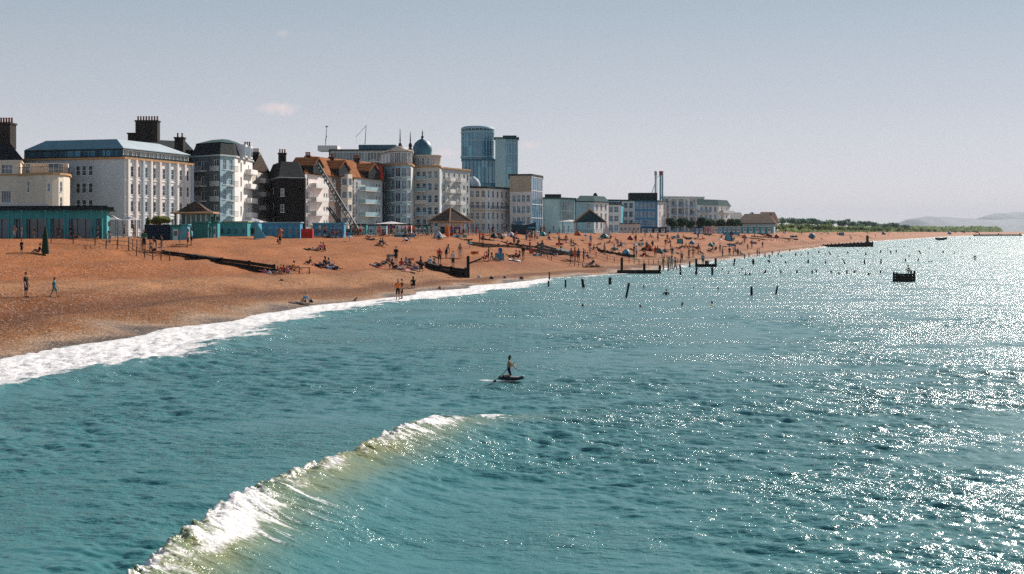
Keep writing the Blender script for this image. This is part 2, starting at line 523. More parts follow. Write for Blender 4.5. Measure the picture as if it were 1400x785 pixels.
Z += np.clip(wash, 0, 1) * (n2 - .42) * .26 * ss(-P0, -.5, 1.5) + .16 * np.exp(-((q - .8) / .16) ** 2) * np.interp(Y0, [0, 60, 180, 220], [1.6, 1.6, 1, 0]) * (Y0 < 230)
# sink the sheet under the beach so that the waterline is where the ground rises
Z -= ss(P0, 1.2, 6) * 1.0
shal = np.exp(-np.clip(-P0, 0, 200) / 22)

t = NT('sea_water')
fo = t.n('ShaderNodeAttribute', attribute_name='foam').outputs['Fac']
tu = t.n('ShaderNodeAttribute', attribute_name='turbid').outputs['Fac']
sh = t.n('ShaderNodeAttribute', attribute_name='shallow').outputs['Fac']
di = t.n('ShaderNodeAttribute', attribute_name='reach').outputs['Fac']
deep = t.mix(t.noise(.045, 3), (.026, .155, .162), (.044, .205, .205))
c = t.mix(t.math('MULTIPLY', sh, .7), deep, (.085, .235, .23))
c = t.mix(t.math('MULTIPLY', tu, .95, clamp=True), c, (.22, .235, .095))
t.l(c, t.b.inputs['Base Color'])
t.set('IOR', 1.33)
t.l(t.mapr(di, 40, 420, .185, .38), t.b.inputs['Roughness'])
ca = t.coord((.62, 1.1, 1))
h = t.math('ADD', t.math('MULTIPLY', t.noise(1.3, 5, ca, .62), 1.0), t.math('MULTIPLY', t.noise(6.0, 4, ca, .6), .30))
bp = t.bump(h, .30, 1.0)
patch_ = t.mapr(t.noise(.16, 5, t.coord((.55, 1.0, 1)), .62), .36, .64, .25, 1.7)
t.l(t.math('MULTIPLY', patch_, t.math('ADD', t.mapr(di, 30, 260, .175, .45), t.mapr(di, 260, 1400, 0, .5))), bp.inputs['Distance'])
foamd = t.n('ShaderNodeBsdfPrincipled')
foamd.inputs['Base Color'].default_value = (.74, .72, .70, 1)
foamd.inputs['Roughness'].default_value = .75
fb = t.n('ShaderNodeBump'); fb.inputs['Distance'].default_value = .12; fb.inputs['Strength'].default_value = .7
fn = t.math('ADD', t.noise(2.2, 5), t.math('MULTIPLY', t.noise(11, 4), .5)); t.l(fn, fb.inputs['Height']); t.l(fb.outputs[0], foamd.inputs['Normal'])
brk = t.math('ADD', fo, t.math('MULTIPLY', t.math('SUBTRACT', t.math('ADD', t.math('MULTIPLY', t.noise(14, 4), .5), t.math('MULTIPLY', t.noise(2.6, 5), .5)), .5), 1.5))
ff = t.mapr(brk, .40, .72)
ff = t.math('MULTIPLY', ff, t.mapr(fo, .03, .18))
mx = t.n('ShaderNodeMixShader'); t.l(ff, mx.inputs[0]); t.l(t.b.outputs[0], mx.inputs[1]); t.l(foamd.outputs[0], mx.inputs[2])
t.l(mx.outputs[0], t.out.inputs[0])
water = grid_mesh('sea', X0 + DX, Y0 + DY, Z, t.mat, {'foam': foam, 'turbid': turb, 'shallow': shal, 'reach': Y0})
tag(water, kind='structure')
foam_white = paint('foam_white', (.82, .81, .80), .8, .08, 3)

# ------------------------------------------------------------------ building kit
G0 = 5.3                      # ground level just under the promenade
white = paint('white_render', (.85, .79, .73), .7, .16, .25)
shadew = paint('grey_render', (.52, .58, .62), .7, .14, .2)  # white render greyed: shade of end walls put in the colour; also on pilasters
cream = paint('cream_render', (.72, .62, .50), .7, .16, .25)
pinkw = paint('pink_white_render', (.80, .70, .67), .7, .14, .25)
greyst = paint('grey_stone', (.48, .51, .50), .8, .25, .3)
tealw = paint('pale_teal_render', (.36, .53, .57), .7, .15, .3)
frame_w = paint('white_frame', (.80, .80, .78), .5, .1, 2)
frame_d = paint('dark_frame', (.03, .045, .055), .5, .2, 2)
orange_trim = paint('orange_trim', (.52, .29, .13), .7, .25, 1)
slate = tiles('dark_slate', (.018, .022, .025), .4, .3)
browntile = tiles('brown_tile', (.10, .065, .045), .4, .35)
orangetile = tiles('orange_clay_tile', (.30, .10, .025), .5, .4)
blackw = paint('tarred_brick', (.014, .010, .009), .9, .5, .4)
soot = paint('sooty_brick', (.035, .026, .022), .9, .5, .8)
potm = paint('clay_pot', (.34, .10, .05), .8, .3, 2)
leadroof = paint('blue_grey_metal_roof', (.035, .135, .19), .55, .3, .5, spec=.4)
paleroof = paint('pale_metal_roof', (.40, .47, .50), .7, .12, .4)
tealroof = paint('teal_roof', (.022, .075, .08), .95, .3, .5)
darkroof = paint('dark_flat_roof', (.018, .03, .036), .7, .4, .5)
gl = glass('window_glass')
glb = glass('blue_glass', (.015, .07, .13), (.08, .30, .45), (1.5, 1.5, 3.1), .1)
glt = glass('tower_glass', (.04, .22, .34), (.13, .48, .63), (1.6, 1.6, 3.4), .12)
glg = glass('green_glass', (.03, .07, .075), (.22, .33, .34), (1.2, 1.2, 3.0), .15)
tealp = paint('turquoise_paint', (.06, .37, .39), .5, .25, 1)
tealg = paint('green_teal_paint', (.03, .20, .19), .5, .25, 1)
navy = paint('navy_paint', (.012, .022, .05), .6, .3, 1)
bluep = paint('blue_paint', (.07, .27, .45), .5, .25, 1)
skyb = paint('sky_blue_paint', (.10, .40, .52), .5, .2, 1)
redp = paint('red_paint', (.55, .03, .02), .5, .25, 1)
orangep = paint('orange_cloth', (.75, .16, .02), .8, .2, 2)
canvas = paint('white_canvas', (.72, .68, .66), .8, .1, 1.5)
timber = paint('wet_timber', (.028, .022, .018), .8, .5, 1.5)
timber2 = paint('weathered_timber', (.16, .11, .075), .85, .4, 1.5)
steel = paint('grey_steel', (.20, .22, .23), .7, .2, 2)
dsteel = paint('dark_green_steel', (.012, .04, .045), .5, .3, 2)

_wc = {}
def window_mesh(w, h, style, fm, gm):
    """outer frame proud of a set-back pane; frame object + pane object"""
    k = (round(w, 1), round(h, 1), style, fm.name, gm.name)
    if k in _wc: return _wc[k]
    m = MB(); t_ = .09
    w2 = w / 2
    m.box((-w2 + t_ / 2, -.0, 0), (t_, .14, h)); m.box((w2 - t_ / 2, 0, 0), (t_, .14, h))
    m.box((0, 0, h - t_), (w - 2 * t_, .14, t_)); m.box((0, -.05, -.12), (w + .2, .26, .12))
    if style in ('sash', 'cross'): m.box((0, .01, h * .5 - .03), (w - 2 * t_, .08, .07))
    if style in ('cross', 'wide'):
        n = 2 if w < 2.4 else int(w / 1.1)
        for i in range(1, n): m.box((-w2 + w * i / n, .012, t_), (.07, .08, h - 2 * t_))
    if style == 'arch':
        for i in (-1, 0, 1): m.box((i * w / 4, .012, t_), (.05, .08, h - 2 * t_))
        pts = [(w2 * math.cos(a), h + w2 * math.sin(a)) for a in np.linspace(0, math.pi, 11)]
        for a, b in zip(pts, pts[1:]): m.bar((a[0], 0, a[1]), (b[0], 0, b[1]), .07, 4)
    f = m.build('window', fm)
    g = MB().box((0, .07, t_ * .5), (w - t_, .03, h - t_))
    if style == 'arch':
        pts = [(w2 * math.cos(a), h + w2 * math.sin(a)) for a in np.linspace(0, math.pi, 11)]
        g.add([(p[0], .02, p[1]) for p in pts], [tuple(range(11))])
    p = g.build('pane', gm)
    _wc[k] = (f.data, p.data)
    bpy.data.objects.remove(f); bpy.data.objects.remove(p)
    return _wc[k]

def put_window(parent, loc, rz, w, h, style='sash', fm=None, gm=None):
    fd, pd = window_mesh(w, h, style, fm or frame_w, gm or gl)
    o = bpy.data.objects.new('window', fd); C.objects.link(o); o.parent = parent
    o.location = loc; o.rotation_euler = (0, 0, rz)
    p = bpy.data.objects.new('pane', pd); C.objects.link(p); p.parent = o
    return o

def wall_face(m, a, b, z0, z1, holes, depth=.22, mi=0):
    """one wall from a to b with rectangular openings [(s0, s1, z0, z1)] and their reveals"""
    a = Vector(a); b = Vector(b); L_ = (b - a).length; d = (b - a) / L_
    n = Vector((d.y, -d.x))
    xs = sorted({0, L_} | {round(q, 3) for h_ in holes for q in h_[:2]}); zs = sorted({z0, z1} | {round(q, 3) for h_ in holes for q in h_[2:]})
    P = lambda s_, z, o=0: (a.x + d.x * s_ - n.x * o, a.y + d.y * s_ - n.y * o, z)
    for i in range(len(xs) - 1):
        for j in range(len(zs) - 1):
            cx, cz = (xs[i] + xs[i + 1]) / 2, (zs[j] + zs[j + 1]) / 2
            if any(h_[0] < cx < h_[1] and h_[2] < cz < h_[3] for h_ in holes): continue
            m.add([P(xs[i], zs[j]), P(xs[i + 1], zs[j]), P(xs[i + 1], zs[j + 1]), P(xs[i], zs[j + 1])], [(0, 1, 2, 3)], mi)
    for (s0, s1, q0, q1) in holes:
        for (u0, v0, u1, v1) in ((s0, q0, s1, q0), (s1, q0, s1, q1), (s1, q1, s0, q1), (s0, q1, s0, q0)):
            m.add([P(u0, v0), P(u1, v1), P(u1, v1, depth), P(u0, v0, depth)], [(0, 1, 2, 3)], mi)
        m.add([P(s0, q0, depth), P(s1, q0, depth), P(s1, q1, depth), P(s0, q1, depth)], [(0, 1, 2, 3)], mi)

def shrink(poly, f):
    c_ = sum((Vector(q_) for q_ in poly), Vector((0, 0))) / len(poly)
    return [tuple(c_ + (Vector(q_) - c_) * f) for q_ in poly]

def offset_poly(poly, o):
    """move a polygon outwards by o (front edges listed left to right as seen from the sea)"""
    n = len(poly); out = []
    for i in range(n):
        p0, p1, p2 = Vector(poly[i - 1]), Vector(poly[i]), Vector(poly[(i + 1) % n])
        d0 = (p1 - p0).normalized(); d1 = (p2 - p1).normalized()
        n0 = Vector((d0.y, -d0.x)); n1 = Vector((d1.y, -d1.x))
        s = n0 + n1
        if s.length < .2: s = n0
        s = s / max(.35, s.length_squared / 2) 
        out.append(tuple(p1 + s * o))
    return out

class Bld:
    def __init__(s, name, label, cat, pts, ytop, at_i=0, group=None, ground=G0):
        s.w = [at(px, d).xy for (px, d) in pts]
        s.px = pts
        s.z0 = ground; s.z1 = zof(ytop, pts[at_i][1])
        s.org = s.w[0].copy()
        s.root = empty(name, (s.org.x, s.org.y, s.z0))
        tag(s.root, label, cat, group)
        s.p = [tuple(q - s.org) for q in s.w]
        s.H = s.z1 - s.z0
        s.holes = {i: [] for i in range(len(pts))}
        s.nwin = 0
    def zl(s, py, i=0): return zof(py, s.px[i][1]) - s.z0
    def edge(s, i):
        a = Vector(s.p[i]); b = Vector(s.p[(i + 1) % len(s.p)]); d = (b - a)
        return a, b, d.length, d.normalized()
    def windows(s, i, cols, rows, w=1.1, h=1.7, style='sash', fm=None, gm=None, skip=()):
        """cols: fractions along edge i (or a count); rows: heights of the sills"""
        a, b, L_, d = s.edge(i)
        if isinstance(cols, int): cols = [(k + .5) / cols for k in range(cols)]
        rz = math.atan2(d.y, d.x); n = Vector((d.y, -d.x))
        w = min(w, L_ / max(1, len(cols)) * .86)
        for r, z in enumerate(rows):
            if z + h > s.H - .1 or z < .2: continue
            for c_, f in enumerate(cols):
                if (c_, r) in skip: continue
                q = f * L_
                if q - w / 2 < .05 or q + w / 2 > L_ - .05: continue
                s.holes[i].append((q - w / 2, q + w / 2, z, z + h))
                c0 = a + d * q - n * .10
                put_window(s.root, (c0.x, c0.y, z), rz, w, h, style, fm, gm); s.nwin += 1
    def rows(s, first, n, sh=3.05):
        return [s.H - first - k * sh for k in range(n)]
    def walls(s, mat, mats=None):
        m = MB()
        for i in range(len(s.p)):
            wall_face(m, s.p[i], s.p[(i + 1) % len(s.p)], 0, s.H, s.holes[i], mi=(mats or {}).get(i, 0))
        m.add([(x, y, s.H - .02) for x, y in s.p], [tuple(range(len(s.p)))])
        return m.build('wall', mat, s.root)
    def slab(s, name, mat, o, z, t_, poly=None):
        return MB().prism(offset_poly(poly or s.p, o), z, z + t_).build(name, mat, s.root)
    def mansard(s, mat, o0, z0, o1, z1, name='roof', poly=None):
        pl = poly or s.p; top = offset_poly(pl, o1) if o1 > -1.1 else shrink(pl, 1 - (-o1) / 10)
        lo = offset_poly(pl, o0) if o0 > -.8 else shrink(pl, 1 - (-o0) / 10)
        return MB().prism(lo, z0, z1, poly2=top).build(name, mat, s.root)
    def curtain(s, i, z0, z1, gm, fm, nx, sh=3.05, out=.06, band=None, f0=0., f1=1.):
        """glazed wall: a glass sheet and a grid of mullions over edge i"""
        a, b, L_, d = s.edge(i); n = Vector((d.y, -d.x)); rz = math.atan2(d.y, d.x)
        a2 = a + d * L_ * f0; L2 = L_ * (f1 - f0)
        mid = a2 + d * L2 / 2 + n * out
        g = MB().box((mid.x, mid.y, z0), (L2 - .02, .06, z1 - z0), rz).build('glazing', gm, s.root)
        m = MB()
        for k in range(nx + 1):
            q = a2 + d * (.06 + (L2 - .12) * k / nx) + n * (out + .07)
            m.box((q.x, q.y, z0), (.12, .10, z1 - z0), rz)
        z = z1 - .12
        q = mid + n * .09
        while z > z0 - .05:
            m.box((q.x, q.y, z), (L2 + .02, .12, .16 if not band else band), rz)
            z -= sh
        m.build('mullion_grid', fm, s.root)
    def balcony(s, i, f0, f1, z, dep=1.3, mat=None, rail=None, railh=1.05, solid=True):
        a, b, L_, d = s.edge(i); n = Vector((d.y, -d.x)); rz = math.atan2(d.y, d.x)
        q = a + d * L_ * (f0 + f1) / 2; w = L_ * (f1 - f0)
        c0 = q + n * (dep / 2 + .01)
        sl_ = MB().box((c0.x, c0.y, z), (w, dep, .18), rz).build('balcony', mat or frame_w, s.root)
        m = MB()
        o_ = q + n * (dep + .0)
        if solid:
            m.box((o_.x, o_.y, z + .18), (w, .07, railh - .18), rz)
            for sgn in (-1, 1):
                e_ = q + d * sgn * (w / 2 - .04) + n * (dep / 2)
                m.box((e_.x, e_.y, z + .18), (.07, dep - .09, railh - .18), rz)
        else:
            m.box((o_.x, o_.y, z + railh), (w, .06, .06), rz)
            k = max(3, int(w / .3))
            for j in range(k + 1):
                e_ = o_ + d * (-w / 2 + .03 + (w - .06) * j / k)
                m.box((e_.x, e_.y, z + .18), (.035, .035, railh - .18), rz)
        m.build('railing', rail or frame_w, sl_)
    def bay(s, i, f, w, dep, z0, z1, mat, sh=3.05, wh=1.6, first=2.3, round_=False, cap=None):
        """projecting bay with a band of windows on each floor"""
        a, b, L_, d = s.edge(i); n = Vector((d.y, -d.x)); q = a + d * L_ * f
        if round_:
            pl = [q + d * (w / 2) * -math.cos(t_) + n * dep * math.sin(t_) for t_ in np.linspace(0, math.pi, 8)]
        else:
            pl = [q - d * w / 2, q - d * w / 3.2 + n * dep, q + d * w / 3.2 + n * dep, q + d * w / 2]
        pl = [tuple(p_) for p_ in pl]
        back = [tuple(Vector(pl[-1]) - n * .1), tuple(Vector(pl[0]) - n * .1)]
        m = MB(); wins = []
        for j in range(len(pl) - 1):
            A_, B_ = Vector(pl[j]), Vector(pl[j + 1]); l_ = (B_ - A_).length
            hs = []; z = z1 - first
            while z > z0 + .5:
                hs.append((l_ * .12, l_ * .88, z, z + wh)); z -= sh
            wall_face(m, A_, B_, z0, z1, hs)
            dd = (B_ - A_).normalized(); nn = Vector((dd.y, -dd.x)); cc = A_ + dd * l_ / 2 - nn * .10
            for h_ in hs: wins.append((cc, math.atan2(dd.y, dd.x), l_ * .76, h_[2]))
        o = m.build('bay', mat, s.root)
        MB().prism(pl + back, z1, z1 + .25).build('bay_roof', cap or mat, o)
        if len(wins) + s.nwin < 92:
            for cc, rz, w_, z in wins:
                fd, pd = window_mesh(w_, wh, 'plain', frame_w, gl)
                ob = bpy.data.objects.new('window', fd); C.objects.link(ob); ob.parent = o; ob.location = (cc.x, cc.y, z); ob.rotation_euler = (0, 0, rz)
                # pane merged as a second object at the same level (sub-parts go no deeper)
                pb = bpy.data.objects.new('pane', pd); C.objects.link(pb); pb.parent = o; pb.location = (cc.x, cc.y, z); pb.rotation_euler = (0, 0, rz)
            s.nwin += len(wins)
        return o
    def chimney(s, px, d, y0, y1, wpx, pots=4, mat=None, depth=1.2, parent=None):
        c0 = at(px, d).xy - s.org; w = wpx * d / F
        z0 = zof(y0, d) - s.z0 - 1.5; z1 = zof(y1, d) - s.z0
        hp = min(.9, (z1 - z0) * .25)
        m = MB().box((c0.x, c0.y, z0), (w, depth, z1 - z0 - hp - .3)).box((c0.x, c0.y, z1 - hp - .3), (w + .3, depth + .3, .3))
        o = m.build('chimney', mat or soot, parent or s.root)
        if parent: return o
        for k in range(pots):
            x = c0.x - w / 2 + w * (k + .5) / pots
            MB().lathe((x, c0.y, z1 - hp), [(.2, 0), (.15, hp * .7), (.2, hp * .75), (.18, hp)], 8).build('chimney_pot', potm, o)
        return o
    def gable(s, mat, ridge_z, eave_z=None, over=.35, name='roof', tri=None, poly=None, axis=0, hip=0.0):
        """pitched roof over a 4-point plan; ridge runs along edge `axis`; hip pulls its ends in"""
        pl = offset_poly(poly or s.p, over); pl = [Vector(p_) for p_ in pl]
        pl = pl[axis:] + pl[:axis]
        e = (eave_z if eave_z is not None else s.H) + .003
        r0 = (pl[3] + pl[0]) / 2; r1 = (pl[1] + pl[2]) / 2
        r0, r1 = r0 + (r1 - r0) * hip, r1 + (r0 - r1) * hip
        v_ = [(*p_, e) for p_ in pl] + [(*r0, ridge_z), (*r1, ridge_z)] + [(*p_, e - .25) for p_ in pl]
        f = [(0, 1, 5, 4), (2, 3, 4, 5), (1, 2, 5), (3, 0, 4), (0, 1, 7, 6), (1, 2, 8, 7), (2, 3, 9, 8), (3, 0, 6, 9), (6, 7, 8, 9)]
        m = MB(); m.add(v_, f[:2] + (f[2:4] if tri is None or hip else []) + f[4:], 0)
        mats = [mat]
        if tri is not None and not hip: m.add(v_, f[2:4], 1); mats.append(tri)
        return m.build(name, mats, s.root)

# ------------------------------------------------------------------ the seafront, from the near end
# cream corner house
b = Bld('corner_house', 'cream seafront house with steep slate roof and big sooty chimney at the near row end', 'house', [(-75, 236), (28, 234), (36, 262), (-60, 264)], 219, 1)
b.windows(0, [.60, .77, .82, .87], [b.zl(237, 1)], .75, 1.5, 'sash')
b.windows(0, [.62], [b.zl(258, 1)], 1.0, 2.0, 'sash')
b.windows(0, [.81], [b.zl(277, 1)], 1.8, 2.0, 'arch')
b.windows(0, [.97], [b.zl(233, 1)], .6, 1.9, 'sash')
b.walls(cream)
b.slab('cornice', white, .25, b.H - .25, .28)
b.slab('string_course', orange_trim, .12, b.zl(240, 1), .3)
b.mansard(slate, .5, b.H + .04, -3.2, b.zl(192, 1))
b.chimney(7, 240, 192, 161, 22, 6, depth=3)
b.chimney(-40, 240, 194, 170, 14, 4)

b = Bld('rounded_annexe', 'low cream annexe with a curved end and railed roof terrace beside the cream corner house', 'house',
        [(26, 233)] + [(62 + 33 * math.sin(a_), 228 + 9 * (1 - math.cos(a_))) for a_ in np.linspace(0, 1.45, 6)] + [(97, 255), (34, 258)], 240, 0)
b.windows(0, [.35], [b.zl(263)], .8, 1.8); b.windows(1, [.5], [b.zl(263)], .6, 1.4); b.windows(3, [.5], [b.zl(263)], .8, 1.7, gm=glb)
b.windows(3, [.5], [b.zl(284)], .8, 1.7)
b.walls(cream)
b.slab('cornice', orange_trim, .3, b.H - .02, .3)
up = [(28, 243), (93, 243), (96, 258), (30, 258)]
up = [tuple(at(*q).xy - b.org) for q in up]
m = MB(); uh = b.zl(219)
wall_face(m, up[0], up[1], b.H + .3, uh, [])
for i in (1, 2, 3): wall_face(m, up[i], up[(i + 1) % 4], b.H + .3, uh, [])
m.add([(x, y, uh) for x, y in up], [(0, 1, 2, 3)])
m.build('upper_storey', cream, b.root)
for f_, w_, g_ in ((.16, .9, gl), (.70, 1.9, glb), (.86, .8, gl)):
    q_ = Vector(up[0]).lerp(Vector(up[1]), f_)
    put_window(b.root, (q_.x, q_.y - .08, b.zl(236)), 0, w_, 2.0, 'cross', None, g_)
m = MB()
rp = offset_poly(b.p, .1)
for i in range(0, 7):
    A_, B_ = Vector(rp[i]), Vector(rp[i + 1]); n_ = max(2, int((B_ - A_).length / .35))
    m.bar((*A_, b.H + 1.3), (*B_, b.H + 1.3), .04, 4)
    for k in range(n_): q_ = A_.lerp(B_, k / n_); m.box((q_.x, q_.y, b.H + .28), (.035, .035, 1.02))
m.build('railing', frame_d, b.root)

# the big white hotel
b = Bld('white_hotel', 'large white four storey seafront hotel with glazed top floor under a pale metal roof', 'hotel', [(30, 257), (170, 250), (264, 274), (250, 302), (30, 302)], 217, 1)
H_ = b.H
rws = [b.zl(241, 1), b.zl(265, 1), b.zl(289, 1), b.zl(289, 1) - 3.1]
b.windows(0, [.553, .611, .675], [b.zl(y_, 1) for y_ in (239, 263, 286)], 1.0, 1.75)
fr = [(q_ - 170) / 94 * (1 - .06 * (1 - (q_ - 170) / 94)) for q_ in (180.6, 189.5, 199.7, 210.6, 223.4, 235.4, 247.0, 256.5)]
b.windows(1, fr, rws, 1.15, 1.9)
b.walls([white, shadew], {0: 1, 4: 1})  # end walls in the greyed white, their shade set in the colour
b.slab('cornice', orange_trim, .35, H_ - .05, .35)
for f_ in (.035, .40, .76):
    a_, c_, L_, d_ = b.edge(1); n_ = Vector((d_.y, -d_.x)); q_ = a_ + d_ * L_ * f_ + n_ * .10
    MB().bar((q_.x, q_.y, 0), (q_.x, q_.y, H_ - .1), .07, 6).build('drainpipe', frame_d, b.root)
pm = MB()
A_, B_, L_, d_ = b.edge(1); n_ = Vector((d_.y, -d_.x)); rz_ = math.atan2(d_.y, d_.x)
for i_, f_ in enumerate([.045] + [(fr[k] + fr[k + 1]) / 2 for k in range(7)] + [.975]):
    q_ = A_ + d_ * L_ * f_ + n_ * .17
    pm.box((q_.x, q_.y, 0), (.62, .34, H_ - .06), rz_, i_ % 3)
pm.build('pilaster', [white, pinkw, shadew], b.root)
for z_ in rws:
    q_ = (A_ + B_) / 2 + n_ * .05
    MB().box((q_.x, q_.y, z_ - .62), (L_, .14, .16), rz_).build('string_course', white, b.root)
pent = offset_poly(b.p, -1.0)
zt = b.zl(203, 1)
bb = MB().prism(pent, H_ + .3, zt).build('top_storey', frame_d, b.root)
keep = b.p; b.p = [tuple(q_) for q_ in pent]
b.curtain(0, H_ + .55, zt - .1, glb, frame_d, 12, 9)
b.curtain(1, H_ + .75, zt - .1, glg, frame_w, 16, 9)
b.p = keep
# the roof: two pitches, pale on the sea side, blue grey elsewhere
lo = offset_poly(b.p, -.4); hi_ = [Vector(q_) for q_ in offset_poly(b.p, -4.2)]
hi_[2] = hi_[2] + (hi_[1] - hi_[2]) * .22; hi_[3] = hi_[3] + (hi_[4] - hi_[3]) * .06
m = MB(); zr = b.zl(187.5, 1); n_ = 5
vs = [(*q_, zt) for q_ in lo] + [(*q_, zr) for q_ in hi_] + [(*q_, zt + .12) for q_ in lo]
m.add(vs, [(10 + 0, 10 + 1, 6, 5)], 0); m.add(vs, [(11, 12, 7, 6)], 1)
m.add(vs, [(12, 13, 8, 7), (13, 14, 9, 8), (14, 10, 5, 9), (5, 6, 7, 8, 9)], 0)
m.add(vs, [(k, (k + 1) % 5, 10 + (k + 1) % 5, 10 + k) for k in range(5)] + [(0, 1, 2, 3, 4)], 0)
m.build('roof', [leadroof, paleroof], b.root)

# sooty house with the long row of chimney pots
b = Bld('chimney_house', 'dark slate roofed house behind the white hotel carrying the long row of red chimney pots', 'house', [(174, 286), (262, 300), (262, 330), (170, 325)], 200, 0)
b.windows(0, [.9], b.rows(2.4, 3), 1, 1.6); b.walls(soot)
b.gable(slate, b.zl(181), over=.4, hip=.12)
b.chimney(202, 290, 184, 159, 30, 8, depth=2.2)
b.chimney(246, 296, 198, 182, 12, 2, depth=2.0)
b.chimney(181, 289, 190, 176, 9, 0, depth=2.0)

# flats with black mansard
b = Bld('mansard_flats', 'five storey grey balconied flats under a black mansard with flat teal top', 'apartment block', [(262, 284), (301, 277), (321, 282), (345, 300), (347, 326), (264, 318)], 213, 1)
rr = b.rows(2.6, 5, 3.0)
b.windows(0, [.18, .42], rr, 1.7, 1.7, 'wide'); b.windows(0, [.86], rr, 1.5, 1.9, 'wide')
b.windows(1, [.3, .74], rr, 1.25, 2.1, 'cross', gm=glb); b.windows(2, [.35], rr, 1.5, 1.9, 'wide', gm=glb); b.windows(2, [.78], rr, 1.0, 1.7)
b.walls([paint('dark_grey_render', (.15, .18, .18), .8, .3, .5), tealw, white], {1: 1, 2: 2})
for z_ in rr:
    b.balcony(0, .05, .55, z_ - .4, 1.5, rail=frame_w, solid=False)
    b.balcony(2, .58, .98, z_ - .4, 1.2, rail=white)
    b.balcony(0, .74, .98, z_ - .4, .7, mat=greyst, rail=greyst); b.balcony(1, .5, .98, z_ - .4, .9, mat=white, rail=frame_d, solid=False)
b.slab('cornice', greyst, .3, b.H - .02, .3)
b.mansard(slate, .1, b.H + .28, -1.4, b.zl(193, 1), 'mansard_roof')
b.mansard(tealroof, -1.2, b.zl(193, 1) + .02, -6.0, b.zl(184.5, 1), 'roof')
for f_ in (.3, .6):
    a_, c_, L_, d_ = b.edge(2); q_ = a_ + d_ * L_ * f_
    o_ = MB().box((q_.x + .2, q_.y + .4, b.H + .25), (2.0, 2.0, 2.6), math.atan2(d_.y, d_.x)).build('dormer', frame_w, b.root)
    n_ = Vector((d_.y, -d_.x)); q2 = q_ + Vector((.2, .4)) + n_ * 1.0
    MB().box((q2.x, q2.y, b.H + .6), (1.6, .1, 1.8), math.atan2(d_.y, d_.x)).build('dormer_pane', glb, o_)
b.chimney(338, 303, 222, 194, 9, 3)

# cream house with round balconies
b = Bld('round_balcony_house', 'cream house with stacked round white balconies between the mansard flats and the black gable', 'house', [(344, 306), (366, 318), (370, 340), (346, 340)], 231, 0)
rr = b.rows(2.4, 5, 3.0)
b.windows(0, [.3, .62], rr, 1.2, 1.7, gm=glb); b.walls(cream)
for z_ in rr: b.balcony(0, .45, .98, z_ - .5, 1.5, mat=pinkw, rail=pinkw)
b.gable(browntile, b.zl(208), over=.4, axis=1)
b.chimney(350, 325, 220, 203, 8, 3)

# black gabled house
b = Bld('black_gable_house', 'tall black walled house with a blank dark gable in the middle of the terrace', 'house', [(364, 322), (381, 300), (417, 303), (423, 318), (372, 342)], 243, 1)
b.windows(0, [.6], b.rows(3.2, 4, 3.3), 1.3, 1.5, gm=glg); b.windows(1, [.14], [b.zl(290, 1), b.zl(268, 1)], .8, 1.6)
b.walls(blackw)
b.slab('parapet_coping', greyst, .12, b.H - .02, .18)
b.mansard(slate, .0, b.H + .17, -3.4, b.zl(219, 1))
b.chimney(386, 330, 220, 204, 10, 3)

# terrace under orange tiles: three houses
names = (('orange tiled terrace house nearest the black gable, with deep white balconies', 2.2), ('middle house of the orange tiled terrace, behind the slanting boom', 0), ('far house of the orange tiled terrace with a red roof vent', 0))
tx = [(417, 306), (449, 320), (484, 334), (522, 349)]
for k, (lab, _) in enumerate(names):
    a_, c_ = tx[k], tx[k + 1]
    b = Bld('terrace_house', lab, 'house', [a_, c_, (c_[0] - 8 + 12, c_[1] + 26), (a_[0] - 8 + 12, a_[1] + 26)], 236 + 3.0 * k, 0, 'orange tiled terrace houses')
    rr = b.rows(2.8, 5, 3.05)
    b.windows(0, [.10, .82, .93] if k != 1 else [.10, .24, .94], rr, .95, 1.7)
    b.walls([pinkw, paint('brown_brick', (.20, .13, .10), .85, .3, 1), greyst][k])
    if k == 1:
        b.bay(0, .62, 4.2, 1.4, 0, b.H + .2, cream)
    else:
        b.windows(0, [.34, .58], rr, 1.5, 1.9, 'wide')
        for z_ in rr: b.balcony(0, .2, .74, z_ - .45, 1.5, mat=white, rail=[white, tealw][k // 2])
    b.gable(orangetile, b.H + 4.5, over=.45, tri=slate)
    # dark front gable
    A_, B_, L_, d_ = b.edge(0); n_ = Vector((d_.y, -d_.x)); q_ = A_ + d_ * L_ * (.42, .5, .62)[k]; hw = L_ * .21
    v_ = []
    for o_, zz in ((.75, 0), (-4.4, 0)):
        for s_, h_ in ((-hw, b.H - .1), (hw, b.H - .1), (hw, b.H + 1.6), (0, b.H + 3.2), (-hw, b.H + 1.6)):
            w_ = q_ + d_ * s_ + n_ * o_; v_.append((w_.x, w_.y, h_))
    m = MB(); m.add(v_, [(0, 1, 2, 3, 4)], 1); m.add(v_, [(0, 5, 6, 1), (1, 6, 7, 2), (4, 9, 5, 0), (5, 6, 7, 8, 9)], 1)
    m.build('front_gable', [orangetile, slate], b.root)
    v2 = [];
    for o_ in (1.0, -4.6):
        for s_, h_ in ((-hw - .3, b.H + 1.4), (0, b.H + 3.4), (hw + .3, b.H + 1.4)):
            w_ = q_ + d_ * s_ + n_ * o_; v2 += [(w_.x, w_.y, h_), (w_.x, w_.y, h_ + .28)]
    m = MB(); m.add(v2, [(1, 3, 9, 7), (3, 5, 11, 9), (0, 2, 3, 1), (2, 4, 5, 3), (0, 6, 8, 2), (2, 8, 10, 4)], 0)
    m.build('gable_roof', orangetile, b.root)
    b.chimney(a_[0] + 4, a_[1] + 13, 222, 208 + 2 * k, 7, 3)
    if k == 2:
        q_ = A_ + d_ * L_ * .88 + n_ * .6
        MB().bar((q_.x, q_.y, b.H), (q_.x, q_.y, b.H + 3.4), .9, 4, r2=.25).build('roof_vent', redp, b.root)

